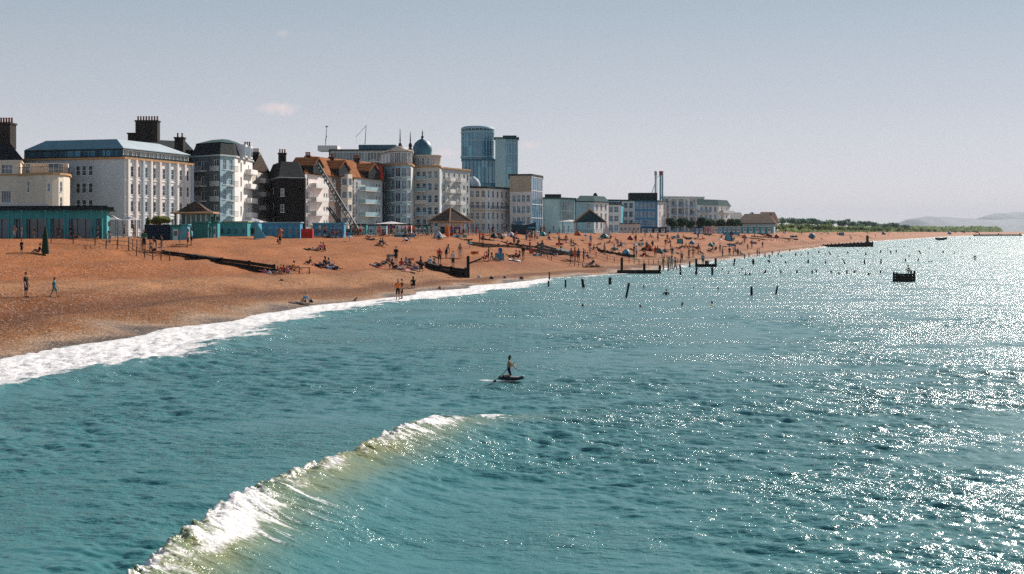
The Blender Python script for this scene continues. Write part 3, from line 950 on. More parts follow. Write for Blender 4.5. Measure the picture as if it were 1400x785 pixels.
# the leaning booms in front of the terrace
def boom(name, label, p0, p1, w, mat):
    p0 = Vector(p0); p1 = Vector(p1)
    root = empty(name, p0); tag(root, label, 'crane')
    d_ = (p1 - p0); L_ = d_.length; d_.normalize(); x = Vector((0, 1, 0)); y = d_.cross(x).normalized()
    m = MB()
    cs = [x * sx * w / 2 + y * sy * w / 2 for sx, sy in ((-1, -1), (1, -1), (1, 1), (-1, 1))]
    for c_ in cs: m.bar(c_, d_ * L_ + c_ * .5, .14, 5)
    m.build('boom_chord', mat, root)
    m = MB(); n_ = int(L_ / 1.3)
    for k in range(n_):
        f0, f1 = k / n_, (k + 1) / n_
        for i in range(4):
            m.bar(d_ * L_ * f0 + cs[i] * (1 - .5 * f0), d_ * L_ * f1 + cs[(i + 1) % 4] * (1 - .5 * f1), .07, 4)
    m.build('boom_lacing', mat, root)
    MB().box((0, 0, -.9), (3.2, 2.4, .8)).box((-.4, 0, -.1), (2.0, 2.0, 1.3)).build('boom_base', mat, root)
    return root
boom('lattice_boom', 'long dark green lattice boom slanting from the terrace roofs down to the promenade', at(491, 282, zof(321, 282)), at(434, 300, zof(224, 300)), 1.0, dsteel)
boom('lattice_boom', 'short dark lattice boom leaning below the long green one', at(476, 284, zof(321, 284)), at(449, 286, zof(283, 286)), .9, frame_d)

# glass topped block behind, with rooftop plant
b = Bld('glass_topped_block', 'grey green block with glazed top floor and blue roof lantern behind the orange tiles', 'apartment block', [(452, 396), (528, 396), (532, 420), (452, 420)], 206, 0)
b.walls(greyst); b.curtain(0, b.H - 5.2, b.H - .4, glg, frame_w, 18, 2.6)
b.windows(0, 12, [], 1, 1)
b.slab('cornice', darkroof, .5, b.H, .35)
for (x0, x1, y0, y1, mm) in ((490, 541, 196, 203, leadroof), (434, 461, 197, 206, white)):
    q0, q1 = at(x0, 402).xy - b.org, at(x1, 402).xy - b.org
    MB().box(((q0.x + q1.x) / 2, q0.y + 4, b.H + .35), (q1.x - q0.x, 7, b.zl(y0) - b.H - .35)).build('rooftop_plant', mm, b.root)
def mast(label, px, d, y0, y1, kind):
    z0, z1 = zof(y0, d), zof(y1, d); root = empty('roof_crane', at(px, d, z0)); tag(root, label, 'crane', None)
    h_ = z1 - z0
    MB().bar((0, 0, -.3), (.35, 0, h_), .12, 6, .07).build('mast', steel, root)
    if kind: MB().bar((.3, 0, h_ * .95), (-2.6, 0, h_ * .35), .06, 5).bar((-2.6, 0, h_ * .35), (-2.3, 0, 0), .03, 4).build('jib', steel, root)
    else: MB().box((.35, 0, h_), (.7, .3, .35)).bar((.3, 0, h_ * .5), (0, 0, h_ * .2), .15, 5).build('mast_head', steel, root)
mast('thin grey mast standing on the small white rooftop plant room', 445, 404, 197, 174, 0)
mast('thin rooftop crane with slanting jib above the blue roof lantern', 499, 404, 196, 171, 1)

# ornate grand building with dome and finials
arc = [(548 + 15 * math.sin(t_), 352 + 4 * (1 - math.cos(t_))) for t_ in (-1.2, -.6, 0, .6, 1.2)]
b = Bld('grand_building', 'ornate pale seafront building with a blue onion dome and two finials on its corner drums', 'hotel',
        [(519, 362)] + arc + [(566, 366), (601, 364), (604, 372), (642, 388), (642, 415), (519, 415)], 226, 1)
nE = len(b.p)
rr = b.rows(2.9, 6, 3.12)
for z_ in rr:
    for i in (1, 3): b.balcony(i, .04, .96, z_ - .45, .9, mat=white, rail=frame_d, solid=False)
    b.balcony(6, .08, .48, z_ - .45, .9, mat=white, rail=(white, tealw)[int(z_) % 2])
for i in range(1, 5): b.windows(i, [.5], rr, 2.0, 2.2, 'wide', gm=(gl, glb)[i % 2])
b.windows(0, [.5], rr, 1.4, 2.0, gm=glb)
b.windows(6, [.16, .40, .62, .86], rr, 1.15, 1.9, gm=glb)
b.windows(8, [.08, .25, .44, .62, .80, .93], rr, 1.2, 1.9, 'sash')
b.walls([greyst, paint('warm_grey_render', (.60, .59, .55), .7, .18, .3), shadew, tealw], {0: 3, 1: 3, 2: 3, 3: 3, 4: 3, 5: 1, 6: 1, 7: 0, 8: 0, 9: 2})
for z_ in rr:
    b.balcony(8, .16, .34, z_ - .45, 1.2, mat=white, rail=white); b.balcony(8, .53, .71, z_ - .45, 1.2, mat=white, rail=white)
b.slab('cornice', orange_trim, .35, b.H - .02, .4)
crown1 = [tuple(at(q_[0], q_[1] + .8).xy - b.org) for q_ in [(521, 364)] + arc + [(563, 366), (563, 385), (521, 385)]]
zc = b.zl(207, 1)
MB().prism(crown1, b.H + .38, zc).build('corner_storey', greyst, b.root)
keep = b.p; b.p = crown1
for i in range(0, 6): b.curtain(i, b.H + .8, zc - .3, glg, frame_w, 3, 9)
b.p = keep
MB().prism(offset_poly(crown1, .5), zc, zc + .4).build('corner_roof', cream, b.root)
c_ = at(583, 372).xy - b.org; zd = b.zl(207, 1)
MB().lathe((c_.x, c_.y, b.H + .3), [(3.75, 0), (3.75, zd - b.H - .9), (4.1, zd - b.H - .8), (4.1, zd - b.H - .4)], 20)  .build('drum', _mats['warm_grey_render'], b.root)
for t_ in (-2.1, -1.75, -1.4, -1.0):
    q_ = Vector((math.cos(t_), math.sin(t_))) * 3.78
    put_window(b.root, (c_.x + q_.x, c_.y + q_.y, b.H + .9), t_ + math.pi / 2, .8, 1.7, 'sash', None, glb)
c_ = at(577.5, 374).xy - b.org; zd = b.zl(207, 7)
MB().lathe((c_.x, c_.y, zd - .4), [(2.45, 0), (2.45, .5), (2.6, 1.2), (2.5, 2.2), (2.0, 3.2), (1.2, 3.9), (.35, 4.3), (.3, 4.6)], 20).build('dome', leadroof, b.root)
MB().lathe((c_.x, c_.y, zd + 4.1), [(.3, 0), (.42, .3), (.2, .6), (.12, 1.0), (.18, 1.3), (.03, 2.2)], 8).build('finial', frame_d, b.root)
for px_, yb, yt in ((547, 201, 173), (561, 201, 177)):
    c_ = at(px_, 362).xy - b.org; z_ = b.zl(yb, 1); h_ = b.zl(yt, 1) - z_
    MB().lathe((c_.x, c_.y, z_ - 1.2), [(.75, 0), (.6, 1.0), (.3, 1.4), (.5, 1.9), (.35, 2.5), (.12, 2.8), (.16, 3.3), (.05, h_ + 1.2)], 10).build('finial', soot, b.root)
c_ = at(546, 360).xy - b.org
MB().lathe((c_.x, c_.y, zc + .38), [(2.4, 0), (2.2, .5), (.9, 1.2)], 14).build('corner_cap', cream, b.root)

# blue glass towers
b = Bld('glass_tower_block', 'blue glass block with a ribbed round tower and a square tower rising behind the seafront', 'tower', [(630, 448), (704, 452), (706, 485), (630, 485)], 250, 0)
b.walls(glt); b.curtain(0, 2, b.H, glt, leadroof, 16, 3.4)
def fins(name, c_, r, z0, z1, n, mat):
    m = MB()
    for k in range(n):
        t_ = 2 * math.pi * k / n
        m.box((c_.x + r * math.cos(t_), c_.y + r * math.sin(t_), z0), (.28, .2, z1 - z0), t_)
    return m.build(name, mat, b.root)
c_ = at(653, 457).xy - b.org
z0, z1, z2 = b.zl(258), b.zl(215), b.zl(173)
MB().lathe((c_.x, c_.y, z1 - 1), [(5.1, 0), (5.1, z2 - z1 + .3)], 28).build('round_tower', glt, b.root)
fins('tower_ribs', c_, 5.2, z1 - 1, z2 - .2, 26, tealw)
MB().lathe((c_.x, c_.y, z2 - 1.6), [(5.5, 0), (5.55, .4)], 28).lathe((c_.x, c_.y, z2 - 4.2), [(5.42, 0), (5.42, .3)], 28).lathe((c_.x, c_.y, z1 + .2), [(5.6, 0), (5.6, .5)], 28).lathe((c_.x, c_.y, z2 - .3), [(5.45, 0), (5.3, .5), (4.4, .9)], 28).build('tower_crown', tealw, b.root)
q0 = at(632, 449).xy - b.org; q1 = at(683, 449).xy - b.org
MB().box(((q0.x + q1.x) / 2, q0.y + 7, b.H), (q1.x - q0.x, 13, z1 - b.H - .5)).build('tower_podium', glt, b.root)
m = MB()
for k in range(11):
    x = q0.x + (q1.x - q0.x) * k / 10; m.box((x, q0.y + .38, b.H), (.2, .26, z1 - b.H - .6))
m.box(((q0.x + q1.x) / 2, q0.y + .36, z1 - 1.0), (q1.x - q0.x + .4, .3, .5))
m.build('podium_ribs', leadroof, b.root)
q0 = at(677, 446).xy - b.org; q1 = at(708, 446).xy - b.org; zt_ = b.zl(190)
xm = (q0.x * .55 + q1.x * .45)
MB().box(((q0.x + xm) / 2, q0.y + 4.5, 2), (xm - q0.x, 9, zt_ - 2)).build('square_tower', tealw, b.root)
MB().box(((xm + q1.x) / 2 + .02, q0.y + 4.6, 2), (q1.x - xm, 9, zt_ - 2.2)).build('square_tower_glass', glt, b.root)
m = MB()
for k in range(5): x = xm + .1 + (q1.x - xm - .2) * k / 4; m.box((x, q0.y + .02, 3), (.16, .16, zt_ - 3.4))
for k in range(8): m.box(((xm + q1.x) / 2, q0.y + .0, zt_ - 1.5 - 3.4 * k), (q1.x - xm, .14, .25))
m.build('tower_mullions', tealw, b.root)
MB().box(((q0.x + q1.x) / 2, q0.y + 4.5, zt_), (q1.x - q0.x + .8, 9.8, .4)).box(((q0.x + q1.x) / 2 + 1, q0.y + 4.5, zt_ + .4), (4.4, 5, .7)).build('tower_cap', tealroof, b.root)

# cream and white low block with round bays
b = Bld('bay_fronted_block', 'cream and white four storey block with many bay windows right of the grand building', 'apartment block', [(641, 392), (665, 395), (703, 409), (703, 432), (641, 430)], 257, 0)
rr = b.rows(2.5, 4, 3.05)
b.windows(0, [.18, .5, .82], rr, 1.3, 1.8, 'sash'); b.windows(1, [.08, .24, .40, .56, .72, .88], rr, 1.1, 1.8, 'sash', gm=glb)
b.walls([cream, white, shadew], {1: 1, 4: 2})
b.balcony(0, .02, .98, rr[1] - .5, 1.1, mat=cream, rail=frame_d, solid=False); b.balcony(1, .02, .98, rr[1] - .5, 1.1, mat=white, rail=frame_d, solid=False)
b.slab('cornice', darkroof, .4, b.H, .5)
c_ = at(646, 400).xy - b.org
MB().lathe((c_.x, c_.y, b.H + .5), [(2.3, 0), (2.2, 1.1), (1.6, 2.2), (.5, 3.0)], 12).build('roof_dome', paleroof, b.root)

# beige cube with glass corner
b = Bld('glass_corner_block', 'beige topped block with a tall glazed corner beside the blue towers', 'apartment block', [(697, 402), (726, 400), (741, 414), (741, 432), (697, 428)], 240, 1)
b.windows(0, [.16], [b.zl(254, 1)], .9, 1.6, gm=gl); b.windows(0, [.55], [b.zl(254, 1)], 1.6, 1.6, 'cross')
rr = [b.zl(y_, 1) for y_ in (276, 291, 306)]
b.windows(0, [.2, .42, .64, .86], rr, 1.1, 2.0, 'cross', gm=glb)
b.walls([white, cream], {3: 1})
b.slab('band', cream, .06, b.zl(262, 1), b.H - b.zl(262, 1) - .01) if False else None
A_, B_, L_, d_ = b.edge(0); q_ = A_.lerp(B_, .5) + Vector((d_.y, -d_.x)) * .05
wf = MB(); wall_face(wf, A_ + Vector((d_.y, -d_.x)) * .08, B_ + Vector((d_.y, -d_.x)) * .08, b.zl(262, 1), b.H, [(L_ * .16 - .45, L_ * .16 + .45, b.zl(254, 1), b.zl(254, 1) + 1.6), (L_ * .55 - .8, L_ * .55 + .8, b.zl(254, 1), b.zl(254, 1) + 1.6)], .07)
wf.build('beige_cladding', paint('beige_cladding', (.50, .41, .29), .7, .12, .4), b.root)
b.curtain(1, 0, b.H - .3, glb, frame_w, 5, 3.9)
b.slab('roof', darkroof, .4, b.H, .45)

# teal grey block
b = Bld('teal_grey_block', 'plain pale teal block with one glazed bay behind the white canopy', 'apartment block', [(742, 430), (764, 431), (786, 440), (786, 462), (742, 460)], 272, 0)
b.curtain(1, b.H - 6.4, b.H - .6, glg, tealw, 5, 3.0, f0=.12, f1=.9); b.windows(1, [.3, .6], [1.2], 1.3, 2.0, 'cross', gm=glb)
b.walls(tealw); b.slab('roof', tealroof, .5, b.H, .5)
q_ = at(756, 438).xy - b.org; MB().box((q_.x, q_.y, b.H + .5), (5, 4, 1.1)).build('rooftop_plant', darkroof, b.root)

b = Bld('stepped_flats', 'stepped grey flats with a dark green attic behind the open gabled shelter', 'apartment block', [(787, 448), (812, 452), (832, 463), (832, 486), (787, 482)], 276, 0)
rr = b.rows(2.5, 3, 3.0)
b.windows(0, [.7, .9], rr, 1.6, 2, 'wide', gm=glg); b.windows(1, [.2, .5, .8], rr, 1.6, 2, 'wide', gm=glb); b.walls([tealw, white], {1: 1})
b.slab('eaves', darkroof, .4, b.H, .3)
b.mansard(tealroof, .2, b.H + .3, -2.5, b.zl(267))
q_ = at(814, 462).xy - b.org; MB().lathe((q_.x, q_.y, b.zl(267)), [(.8, 0), (.6, .8), (.1, 1.2)], 8).build('roof_cowl', darkroof, b.root)

b = Bld('white_gable_flats', 'narrow white flats with two window columns and pale blue side', 'apartment block', [(829, 472), (849, 474), (853, 492), (829, 492)], 280, 0)
b.windows(0, [.3, .68], b.rows(2.5, 3, 3.05), 1.6, 1.9, 'cross', gm=glb); b.walls([white, skyb], {1: 1}); b.slab('roof', darkroof, .3, b.H, .3)

b = Bld('blue_glazed_block', 'blue glazed seafront block with a big dark plant room on its roof', 'apartment block', [(850, 496), (868, 494), (899, 500), (912, 512), (912, 540), (850, 535)], 275, 0)
rr = b.rows(2.5, 4, 3.05)
b.windows(0, [.3, .7], rr, 1.4, 1.9, 'cross', gm=glb)
b.windows(1, [.1, .28, .46, .64, .82], rr, 1.3, 1.9, 'cross', gm=glb); b.windows(2, [.25, .7], rr, 1.3, 2, 'cross', gm=gl)
b.walls([white, bluep, pinkw], {1: 1, 2: 2})
b.slab('roof', tealroof, .5, b.H, .35)
q0, q1 = at(861, 505).xy - b.org, at(899, 505).xy - b.org
MB().box(((q0.x + q1.x) / 2, q0.y + 4, b.H + .35), (q1.x - q0.x, 7, b.zl(264) - b.H)).build('plant_room', darkroof, b.root)

b = Bld('framed_flats', 'long white framed balcony flats behind the dark hedge trees', 'apartment block', [(912, 512), (949, 524), (949, 548), (912, 540)], 272, 0)
rr = b.rows(2.7, 4, 3.05)
b.windows(0, [.1, .22, .36, .48, .64, .76, .90], rr, 1.9, 2.2, 'wide', gm=glb)
b.walls(shadew)
A_, B_, L_, d_ = b.edge(0); n_ = Vector((d_.y, -d_.x)); rz = math.atan2(d_.y, d_.x)
m = MB()
for f_ in (0.02, .29, .56, .70, .99): q_ = A_ + d_ * L_ * f_ + n_ * .9; m.box((q_.x, q_.y, 0), (.55, .5, b.H + .3), rz)
m.build('pier', white, b.root)
for z_ in rr: b.balcony(0, .03, .985, z_ - .5, 1.1, mat=white, rail=glb, railh=.9)
b.slab('roof', white, .6, b.H, .3)

b = Bld('end_flats', 'white flats at the far end of the row with dark green mansard and rounded balconies', 'apartment block', [(948, 524), (982, 536), (998, 548), (998, 566), (948, 560)], 280, 0)
rr = b.rows(2.5, 3, 3.0)
b.windows(0, [.12, .32, .5, .68, .88], rr, 1.6, 1.9, 'wide', gm=glb); b.windows(1, [.3, .7], rr, 1.6, 1.9, 'wide', gm=glb)
b.walls(white)
for z_ in rr: b.balcony(1, .05, .95, z_ - .5, 1.8, mat=white, rail=white); b.balcony(0, .05, .6, z_ - .5, 1.0, mat=white, rail=glb)
b.mansard(tealroof, .4, b.H + .01, -1.6, b.zl(272))

b = Bld('glass_midrise', 'long pale blue glazed block showing between the teal grey block and the blue glazed block', 'apartment block', [(744, 520), (866, 540), (866, 560), (744, 545)], 273, 0)
b.walls(skyb); b.curtain(0, 1, b.H - .3, glb, white, 40, 3.0); b.slab('roof', tealroof, .4, b.H, .4)
b = Bld('glass_midrise', 'pale glazed block rising just behind the long white framed flats', 'apartment block', [(905, 570), (962, 580), (962, 600), (905, 595)], 269.5, 0)
b.walls(tealw); b.curtain(0, 1, b.H - .3, glg, white, 20, 3.0); b.slab('roof', white, .4, b.H, .4)
def stack(label, px, d, y0, y1, r, brace=False):
    z0, z1 = zof(y0, d), zof(y1, d); root = empty('chimney_stack', at(px, d, z0)); tag(root, label, 'chimney', 'twin boiler stacks')
    h_ = z1 - z0
    MB().bar((0, 0, 0), (0, 0, h_ - 1.5), r, 10).build('flue', tealw, root)
    MB().bar((0, 0, h_ - 1.5), (0, 0, h_), r + .12, 10).build('flue_cap', redp if not brace else tealw, root)
    if brace: MB().bar((-2.1, 0, .2), (0, 0, h_ * .6), .12, 6).bar((.6, 0, 0), (.5, 0, h_ - .2), .12, 6).build('brace', tealw, root)
    else: MB().bar((.75, 0, 0), (.75, 0, h_), .3, 8).bar((-.2, 0, h_ - 1.5), (-1.9, 0, h_ - 2.7), .08, 5).build('second_flue', tealw, root)
stack('thin dark capped boiler stack with a slanting brace on the blue glazed block', 896, 512, 274, 234, .25, True)
stack('thicker double boiler stack with a red cap beside the braced one', 903, 512, 274, 234, .36)

# low brown roofed houses past the flats
def bungalow(px0, px1, d, ye, yr, label, wm, rm, hip=.2):
    b = Bld('bungalow', label, 'house', [(px0, d), (px1, d + 6), (px1 + 2, d + 20), (px0, d + 16)], ye, 0, 'low houses past the last flats', 5.8)
    b.windows(0, [.25, .5, .75], [max(.4, b.H - 2.2)], 1.3, 1.4)
    b.walls(wm); b.gable(rm, b.zl(yr), hip=hip, over=.8)
bungalow(996, 1014, 585, 300, 290, 'pinkish low house with pale roof just past the flats', pinkw, tiles('grey_tile', (.22, .21, .21), .2, .35))
bungalow(1010, 1058, 560, 305, 292, 'low house under the broad brown hipped roof', tealw, browntile)
bungalow(1036, 1062, 640, 303, 289.5, 'house with a tall brown roof behind the broad brown one', pinkw, tiles('red_brown_tile', (.16, .07, .05), .3, .35))

# ------------------------------------------------------------------ promenade buildings and shelters
# turquoise shop row under a dark flat roof
b = Bld('beach_shop', 'long turquoise beach shop with dark flat roof at the near end of the promenade', 'shop', [(-70, 185), (146, 181), (150, 196), (-70, 200)], 287, 1, ground=5.0)
A_, B_, L_, d_ = b.edge(0); n_ = Vector((d_.y, -d_.x)); rz = math.atan2(d_.y, d_.x)
hs = []; fx = lambda px_: (px_ + 70) / 216.
for (x0, x1) in ((-60, -30), (-24, 16), (20, 34), (37, 66), (70, 92), (95, 128), (131, 142)):
    hs.append((fx(x0) * L_, fx(x1) * L_, .3, b.zl(299, 1)))
b.holes[0] = hs
b.walls([tealp])
for (s0, s1, q0, q1) in hs:
    c_ = A_ + d_ * (s0 + s1) / 2 - n_ * .15
    g = MB().box((c_.x, c_.y, q0), (s1 - s0 - .02, .05, q1 - q0), rz).build('shopfront', glass('shop_glass', (.01, .02, .04), (.04, .12, .2), (.9, .9, 1.6)), b.root)
    m = MB(); k_ = max(2, int((s1 - s0) / 1.1))
    for k in range(k_ + 1):
        c_ = A_ + d_ * (s0 + .04 + (s1 - s0 - .08) * k / k_) - n_ * .07; m.box((c_.x, c_.y, q0), (.07, .09, q1 - q0 - .01), rz)
    m.build('shopfront_frame', tealg, g)
pl = offset_poly(b.p, .9)
MB().prism(pl, b.H, b.H + .35, poly2=pl).build('roof', darkroof, b.root)
pl = offset_poly(b.p, .1)
MB().prism(pl, b.H - .02 + .38, b.H + .55).build('roof_edge', darkroof, b.root)
q0, q1 = at(-60, 186).xy - b.org, at(62, 184).xy - b.org
MB().prism([(q0.x, q0.y + 1), (q1.x, q1.y + 1), (q1.x - 3, q1.y + 9), (q0.x, q0.y + 9)], b.H + .56, b.H + .9).build('roof_awning', canvas, b.root)
for px_ in (-27, 18, 35.5, 68, 93.5, 129.5, 144):
    q_ = A_ + d_ * L_ * fx(px_) + n_ * .85
    MB().box((q_.x, q_.y, .1), (.16, .16, b.H - .12), rz).build('post', tealp, b.root)

def canopy_roof(m, c, rx, ry, z0, z1, flare=True, n=4, mi=0):
    prof = [(1.0, 0), (.72, .16), (.45, .48), (.22, .82), (.04, 1.0)] if flare else [(1., 0), (.02, 1.)]
    vs = []
    for r, h_ in prof:
        for k in range(n):
            t_ = 2 * math.pi * (k + .5) / n
            s_ = 1 / math.cos(math.pi / n)
            vs.append((c[0] + rx * r * s_ * math.cos(t_), c[1] + ry * r * s_ * math.sin(t_), z0 + (z1 - z0) * h_))
    fs = []
    for i in range(len(prof) - 1):
        for k in range(n): fs.append((i * n + k, i * n + (k + 1) % n, (i + 1) * n + (k + 1) % n, (i + 1) * n + k))
    m.add(vs, fs + [tuple(range(n))[::-1], tuple(range(len(vs) - n, len(vs)))], mi)

def pavilion(name, label, px, d, halfpx, y_eave, y_top, flare, n, rm, ground=5.2, wall=None, hippoints=True, walls=()):
    c_ = at(px, d); r = halfpx * d / F; root = empty(name, (c_.x, c_.y, ground)); tag(root, label, 'pavilion')
    ze, zt_ = zof(y_eave, d) - ground, zof(y_top, d) - ground
    m = MB(); canopy_roof(m, (0, 0), r, r * .75, ze, zt_, flare, n); m.build('roof', rm, root)
    m = MB()
    for k in range(n):
        t_ = 2 * math.pi * (k + .5) / n; s_ = 1 / math.cos(math.pi / n)
        a_ = (r * s_ * math.cos(t_) * 1.0, r * .75 * s_ * math.sin(t_), ze - .05)
        if not flare: m.bar(a_, (0, 0, zt_), .16, 5)
        t2 = 2 * math.pi * (k + 1.5) / n
        m.bar(a_, (r * s_ * math.cos(t2), r * .75 * s_ * math.sin(t2), ze - .05), .14, 5)
    m.build('roof_edge', orange_trim, root)
    for k in range(n):
        t_ = 2 * math.pi * (k + .5) / n; s_ = 1 / math.cos(math.pi / n) * .82
        MB().box((r * s_ * math.cos(t_), r * .75 * s_ * math.sin(t_), -.2), (.25, .25, ze + .15)).build('post', wall or tealg, root)
    return root, r, ze
r_, rad, ze = pavilion('tea_pavilion', 'small pavilion with a flared dark pagoda roof edged in orange, beside the bush', 267, 214, 28, 291, 275.5, True, 4, browntile, 5.3, tealg)
MB().box((0, 0, 0), (rad * 1.35, rad * .95, 1.25)).build('counter_wall', tealg, r_)
MB().box((0, .1, 1.25), (rad * 1.2, rad * .8, ze - 1.3)).build('glazing', glg, r_)
m = MB()
for k in range(6): m.box((-rad * .6 + rad * 1.2 * k / 5, -rad * .4 + .04, 1.25), (.12, .1, ze - 1.3))
m.build('window_posts', frame_w, r_)
MB().box((-rad * .35, -rad * .42 - .08, .9), (rad * .22, .12, 1.5)).build('orange_board', orangep, r_)
r_, rad, ze = pavilion('shelter_pavilion', 'hexagonal seafront shelter with a steep grey brown roof left of the bay fronted block', 616, 322, 31, 303, 284, False, 6, tiles('grey_brown_tile', (.12, .085, .07), .3, .35), 5.4, canvas)
MB().box((0, .5, 0), (rad * 1.1, rad * .8, ze - .1)).build('kiosk_wall', white, r_)
for k in (-.33, 0, .33): MB().box((rad * k, .5 - rad * .4 - .04, .3), (rad * .2, .1, 2.0)).build('kiosk_door', navy, r_)

# open gabled shelter
c_ = at(806, 388); root = empty('gabled_shelter', (c_.x, c_.y, 5.6)); tag(root, 'open shelter with a green tent roof edged in orange and white side cloths', 'shelter')
r0 = 22 * 388 / F; ze, zt_ = zof(304, 388) - 5.6, zof(287, 388) - 5.6
m = MB(); canopy_roof(m, (0, 0), r0, r0 * .7, ze, zt_, False, 4); m.build('roof', tealroof, root)
m = MB()
for k in range(4):
    t_ = math.pi / 2 * (k + .5); a_ = (r0 * 1.414 * math.cos(t_), r0 * .7 * 1.414 * math.sin(t_), ze); m.bar(a_, (0, 0, zt_ + .1), .2, 5)
m.build('roof_edge', orange_trim, root)
for sx in (-1, 1):
    for sy in (-1, 1): MB().bar((sx * r0 * .9, sy * r0 * .62, -.3), (sx * r0 * .9, sy * r0 * .62, ze), .1, 6).build('post', canvas, root)
m = MB(); x = r0 * 1.0
m.add([(x, -r0 * .75, ze), (x + 1.1, -r0 * .95, -.1), (x - 1.3, -r0 * .95, -.1), (x + .05, -r0 * .60, ze), (x + 1.1, -r0 * .85, -.1), (x - 1.3, -r0 * .85, -.1)], [(0, 1, 2), (3, 5, 4), (0, 3, 4, 1), (0, 2, 5, 3)])
m.build('side_cloth', canvas, root)

def awning_tent(label, px, d, halfpx, y_top, y_edge, mat, n=6, skirt=None, posts=4, ground=5.4, name='canopy'):
    c_ = at(px, d); r = halfpx * d / F; root = empty(name, (c_.x, c_.y, ground)); tag(root, label, 'canopy')
    ze, zt_ = zof(y_edge, d) - ground, zof(y_top, d) - ground
    m = MB(); canopy_roof(m, (0, 0), r, r * .6, ze, zt_, True, n); m.build('canopy_cloth', mat, root)
    for k in range(posts):
        t_ = 2 * math.pi * (k + .5) / posts
        MB().bar((r * .8 * math.cos(t_), r * .5 * math.sin(t_), -.3), (r * .8 * math.cos(t_), r * .5 * math.sin(t_), ze + .1), .06, 5).build('post', steel, root)
    return root
awning_tent('low white canopy at the end of the turquoise shop', 152, 196, 13, 294, 300, canvas)
awning_tent('pinkish white parasol canopy left of the navy hoarding', 178, 205, 15, 296, 301, pinkw)
awning_tent('flat white canopy over tables left of the gabled shelter', 779, 392, 17, 300.5, 303, canvas)
awning_tent('white tent roof rising over the blue huts below the mansard flats', 345, 236, 20, 298, 303.5, canvas)
awning_tent('long white awning in front of the grand building', 535, 318, 24, 303, 306, canvas)

def hoard(name, label, cat, px0, px1, d, y0, mat, mat2=None, depth=2.0, roof=None, doors=0, ground=4.9, trim=None, group=None):
    """a hut, kiosk, container or panel"""
    a_, c_ = at(px0, d), at(px1, d); w = c_.x - a_.x
    root = empty(name, ((a_.x + c_.x) / 2, d + depth / 2, ground)); tag(root, label, cat, group)
    h_ = zof(y0, d) - ground
    MB().box((0, 0, 0), (w, depth, h_)).build('wall', mat, root)
    if roof == 'flat': MB().box((0, -.05, h_), (w + .4, depth + .4, .16)).build('roof', mat2 or mat, root)
    if roof == 'gable':
        m = MB(); e_ = .15
        m.add([(-w / 2 - e_, -depth / 2 - e_, h_ + .003), (w / 2 + e_, -depth / 2 - e_, h_ + .003), (0, -depth / 2 - e_, h_ + w * .35), (-w / 2 - e_, depth / 2 + e_, h_ + .003), (w / 2 + e_, depth / 2 + e_, h_ + .003), (0, depth / 2 + e_, h_ + w * .35)],
              [(0, 1, 2), (3, 5, 4), (0, 2, 5, 3), (1, 4, 5, 2), (0, 3, 4, 1)]); m.build('roof', mat2 or mat, root)
    for k in range(doors):
        x = -w / 2 + w * (k + .5) / doors
        dw = min(w / doors * .55, 1.4)
        o_ = MB().box((x, -depth / 2 - .03, .2), (dw, .06, h_ * .72)).build('door', trim or frame_w, root)
        MB().box((x, -depth / 2 - .07, .2 + h_ * .35), (dw * .7, .05, h_ * .28)).build('pane', gl, o_)
    m = MB()
    for x in (-w / 2, w / 2): m.box((x, -depth / 2 - .02, 0), (.1, .1, h_ - .01))
    m.box((0, -depth / 2 - .02, h_ - .14), (w - .1, .08, .12))
    m.build('frame', trim or mat2 or mat, root)
    return root
hoard('hoarding', 'dark navy hoarding panel in front of the bush', 'hoarding', 198, 233, 196, 307, navy, depth=.3, trim=frame_d)
hoard('kiosk', 'turquoise kiosk box at the end of the navy hoarding', 'kiosk', 234, 246, 194, 309, tealp, tealg, 1.6, 'flat', 1)
hoard('kiosk', 'pale aqua kiosk box just left of the pagoda pavilion counter', 'kiosk', 247, 256, 194, 308, skyb, tealp, 1.6, 'flat', 0)
hoard('hut', 'dark green low hut below the pagoda pavilion', 'hut', 264, 284, 205, 305, tealg, tealg, 2, 'flat', 0)
hoard('hut', 'teal hut with white door panels between pagoda pavilion and blue huts', 'hut', 284, 297, 207, 304, tealp, tealg, 2, 'flat', 2)
hoard('hut', 'wide turquoise hut with yellow green awning edge', 'hut', 299, 338, 216, 304, tealp, paint('lime_edge', (.34, .42, .16), .7), 3, 'flat', 4, trim=skyb)
hoard('hut', 'sky blue hut beside the wide turquoise hut', 'hut', 339, 353, 220, 304, skyb, canvas, 3, 'flat', 1, trim=skyb)
hoard('hut', 'long blue hut with pale roof below the black gable house', 'hut', 356, 410, 226, 305, bluep, paint('pale_aqua_roof', (.30, .46, .50), .6), 3, 'flat', 6, trim=skyb)
hoard('container', 'bright red box on the promenade edge beside the long blue hut', 'container', 412, 427, 224, 313, redp, redp, 1.5)
hoard('hut', 'blue and aqua hut right of the bright red box', 'hut', 428, 470, 240, 306, bluep, skyb, 3, 'flat', 4, trim=skyb)
for k, (x0, x1, lab, mm, yy) in enumerate(((478, 500, 'dark glazed kiosk under the foot of the long boom', tealg, 307), (503, 528, 'pale grey windbreak kiosk with white doors before the far terrace house', tealw, 308), (540, 562, 'white kiosk with a teal front before the round corner of the grand building', white, 307), (566, 584, 'dark teal kiosk left of the hexagonal shelter', tealg, 308))):
    hoard('kiosk', lab, 'kiosk', x0, x1, 300 + 6 * k, yy, mm, darkroof, 3, 'flat', 3, ground=5.2)
for k in range(5):
    hoard('beach_hut', ('first', 'second', 'third', 'fourth', 'fifth')[k] + ' of five cream beach huts from the gabled shelter', 'beach hut', 847 + 5.7 * k, 852.2 + 5.7 * k, 430, 306.5, cream, browntile, 2.2, 'gable', 1, ground=5.6, trim=frame_w, group='cream beach huts')
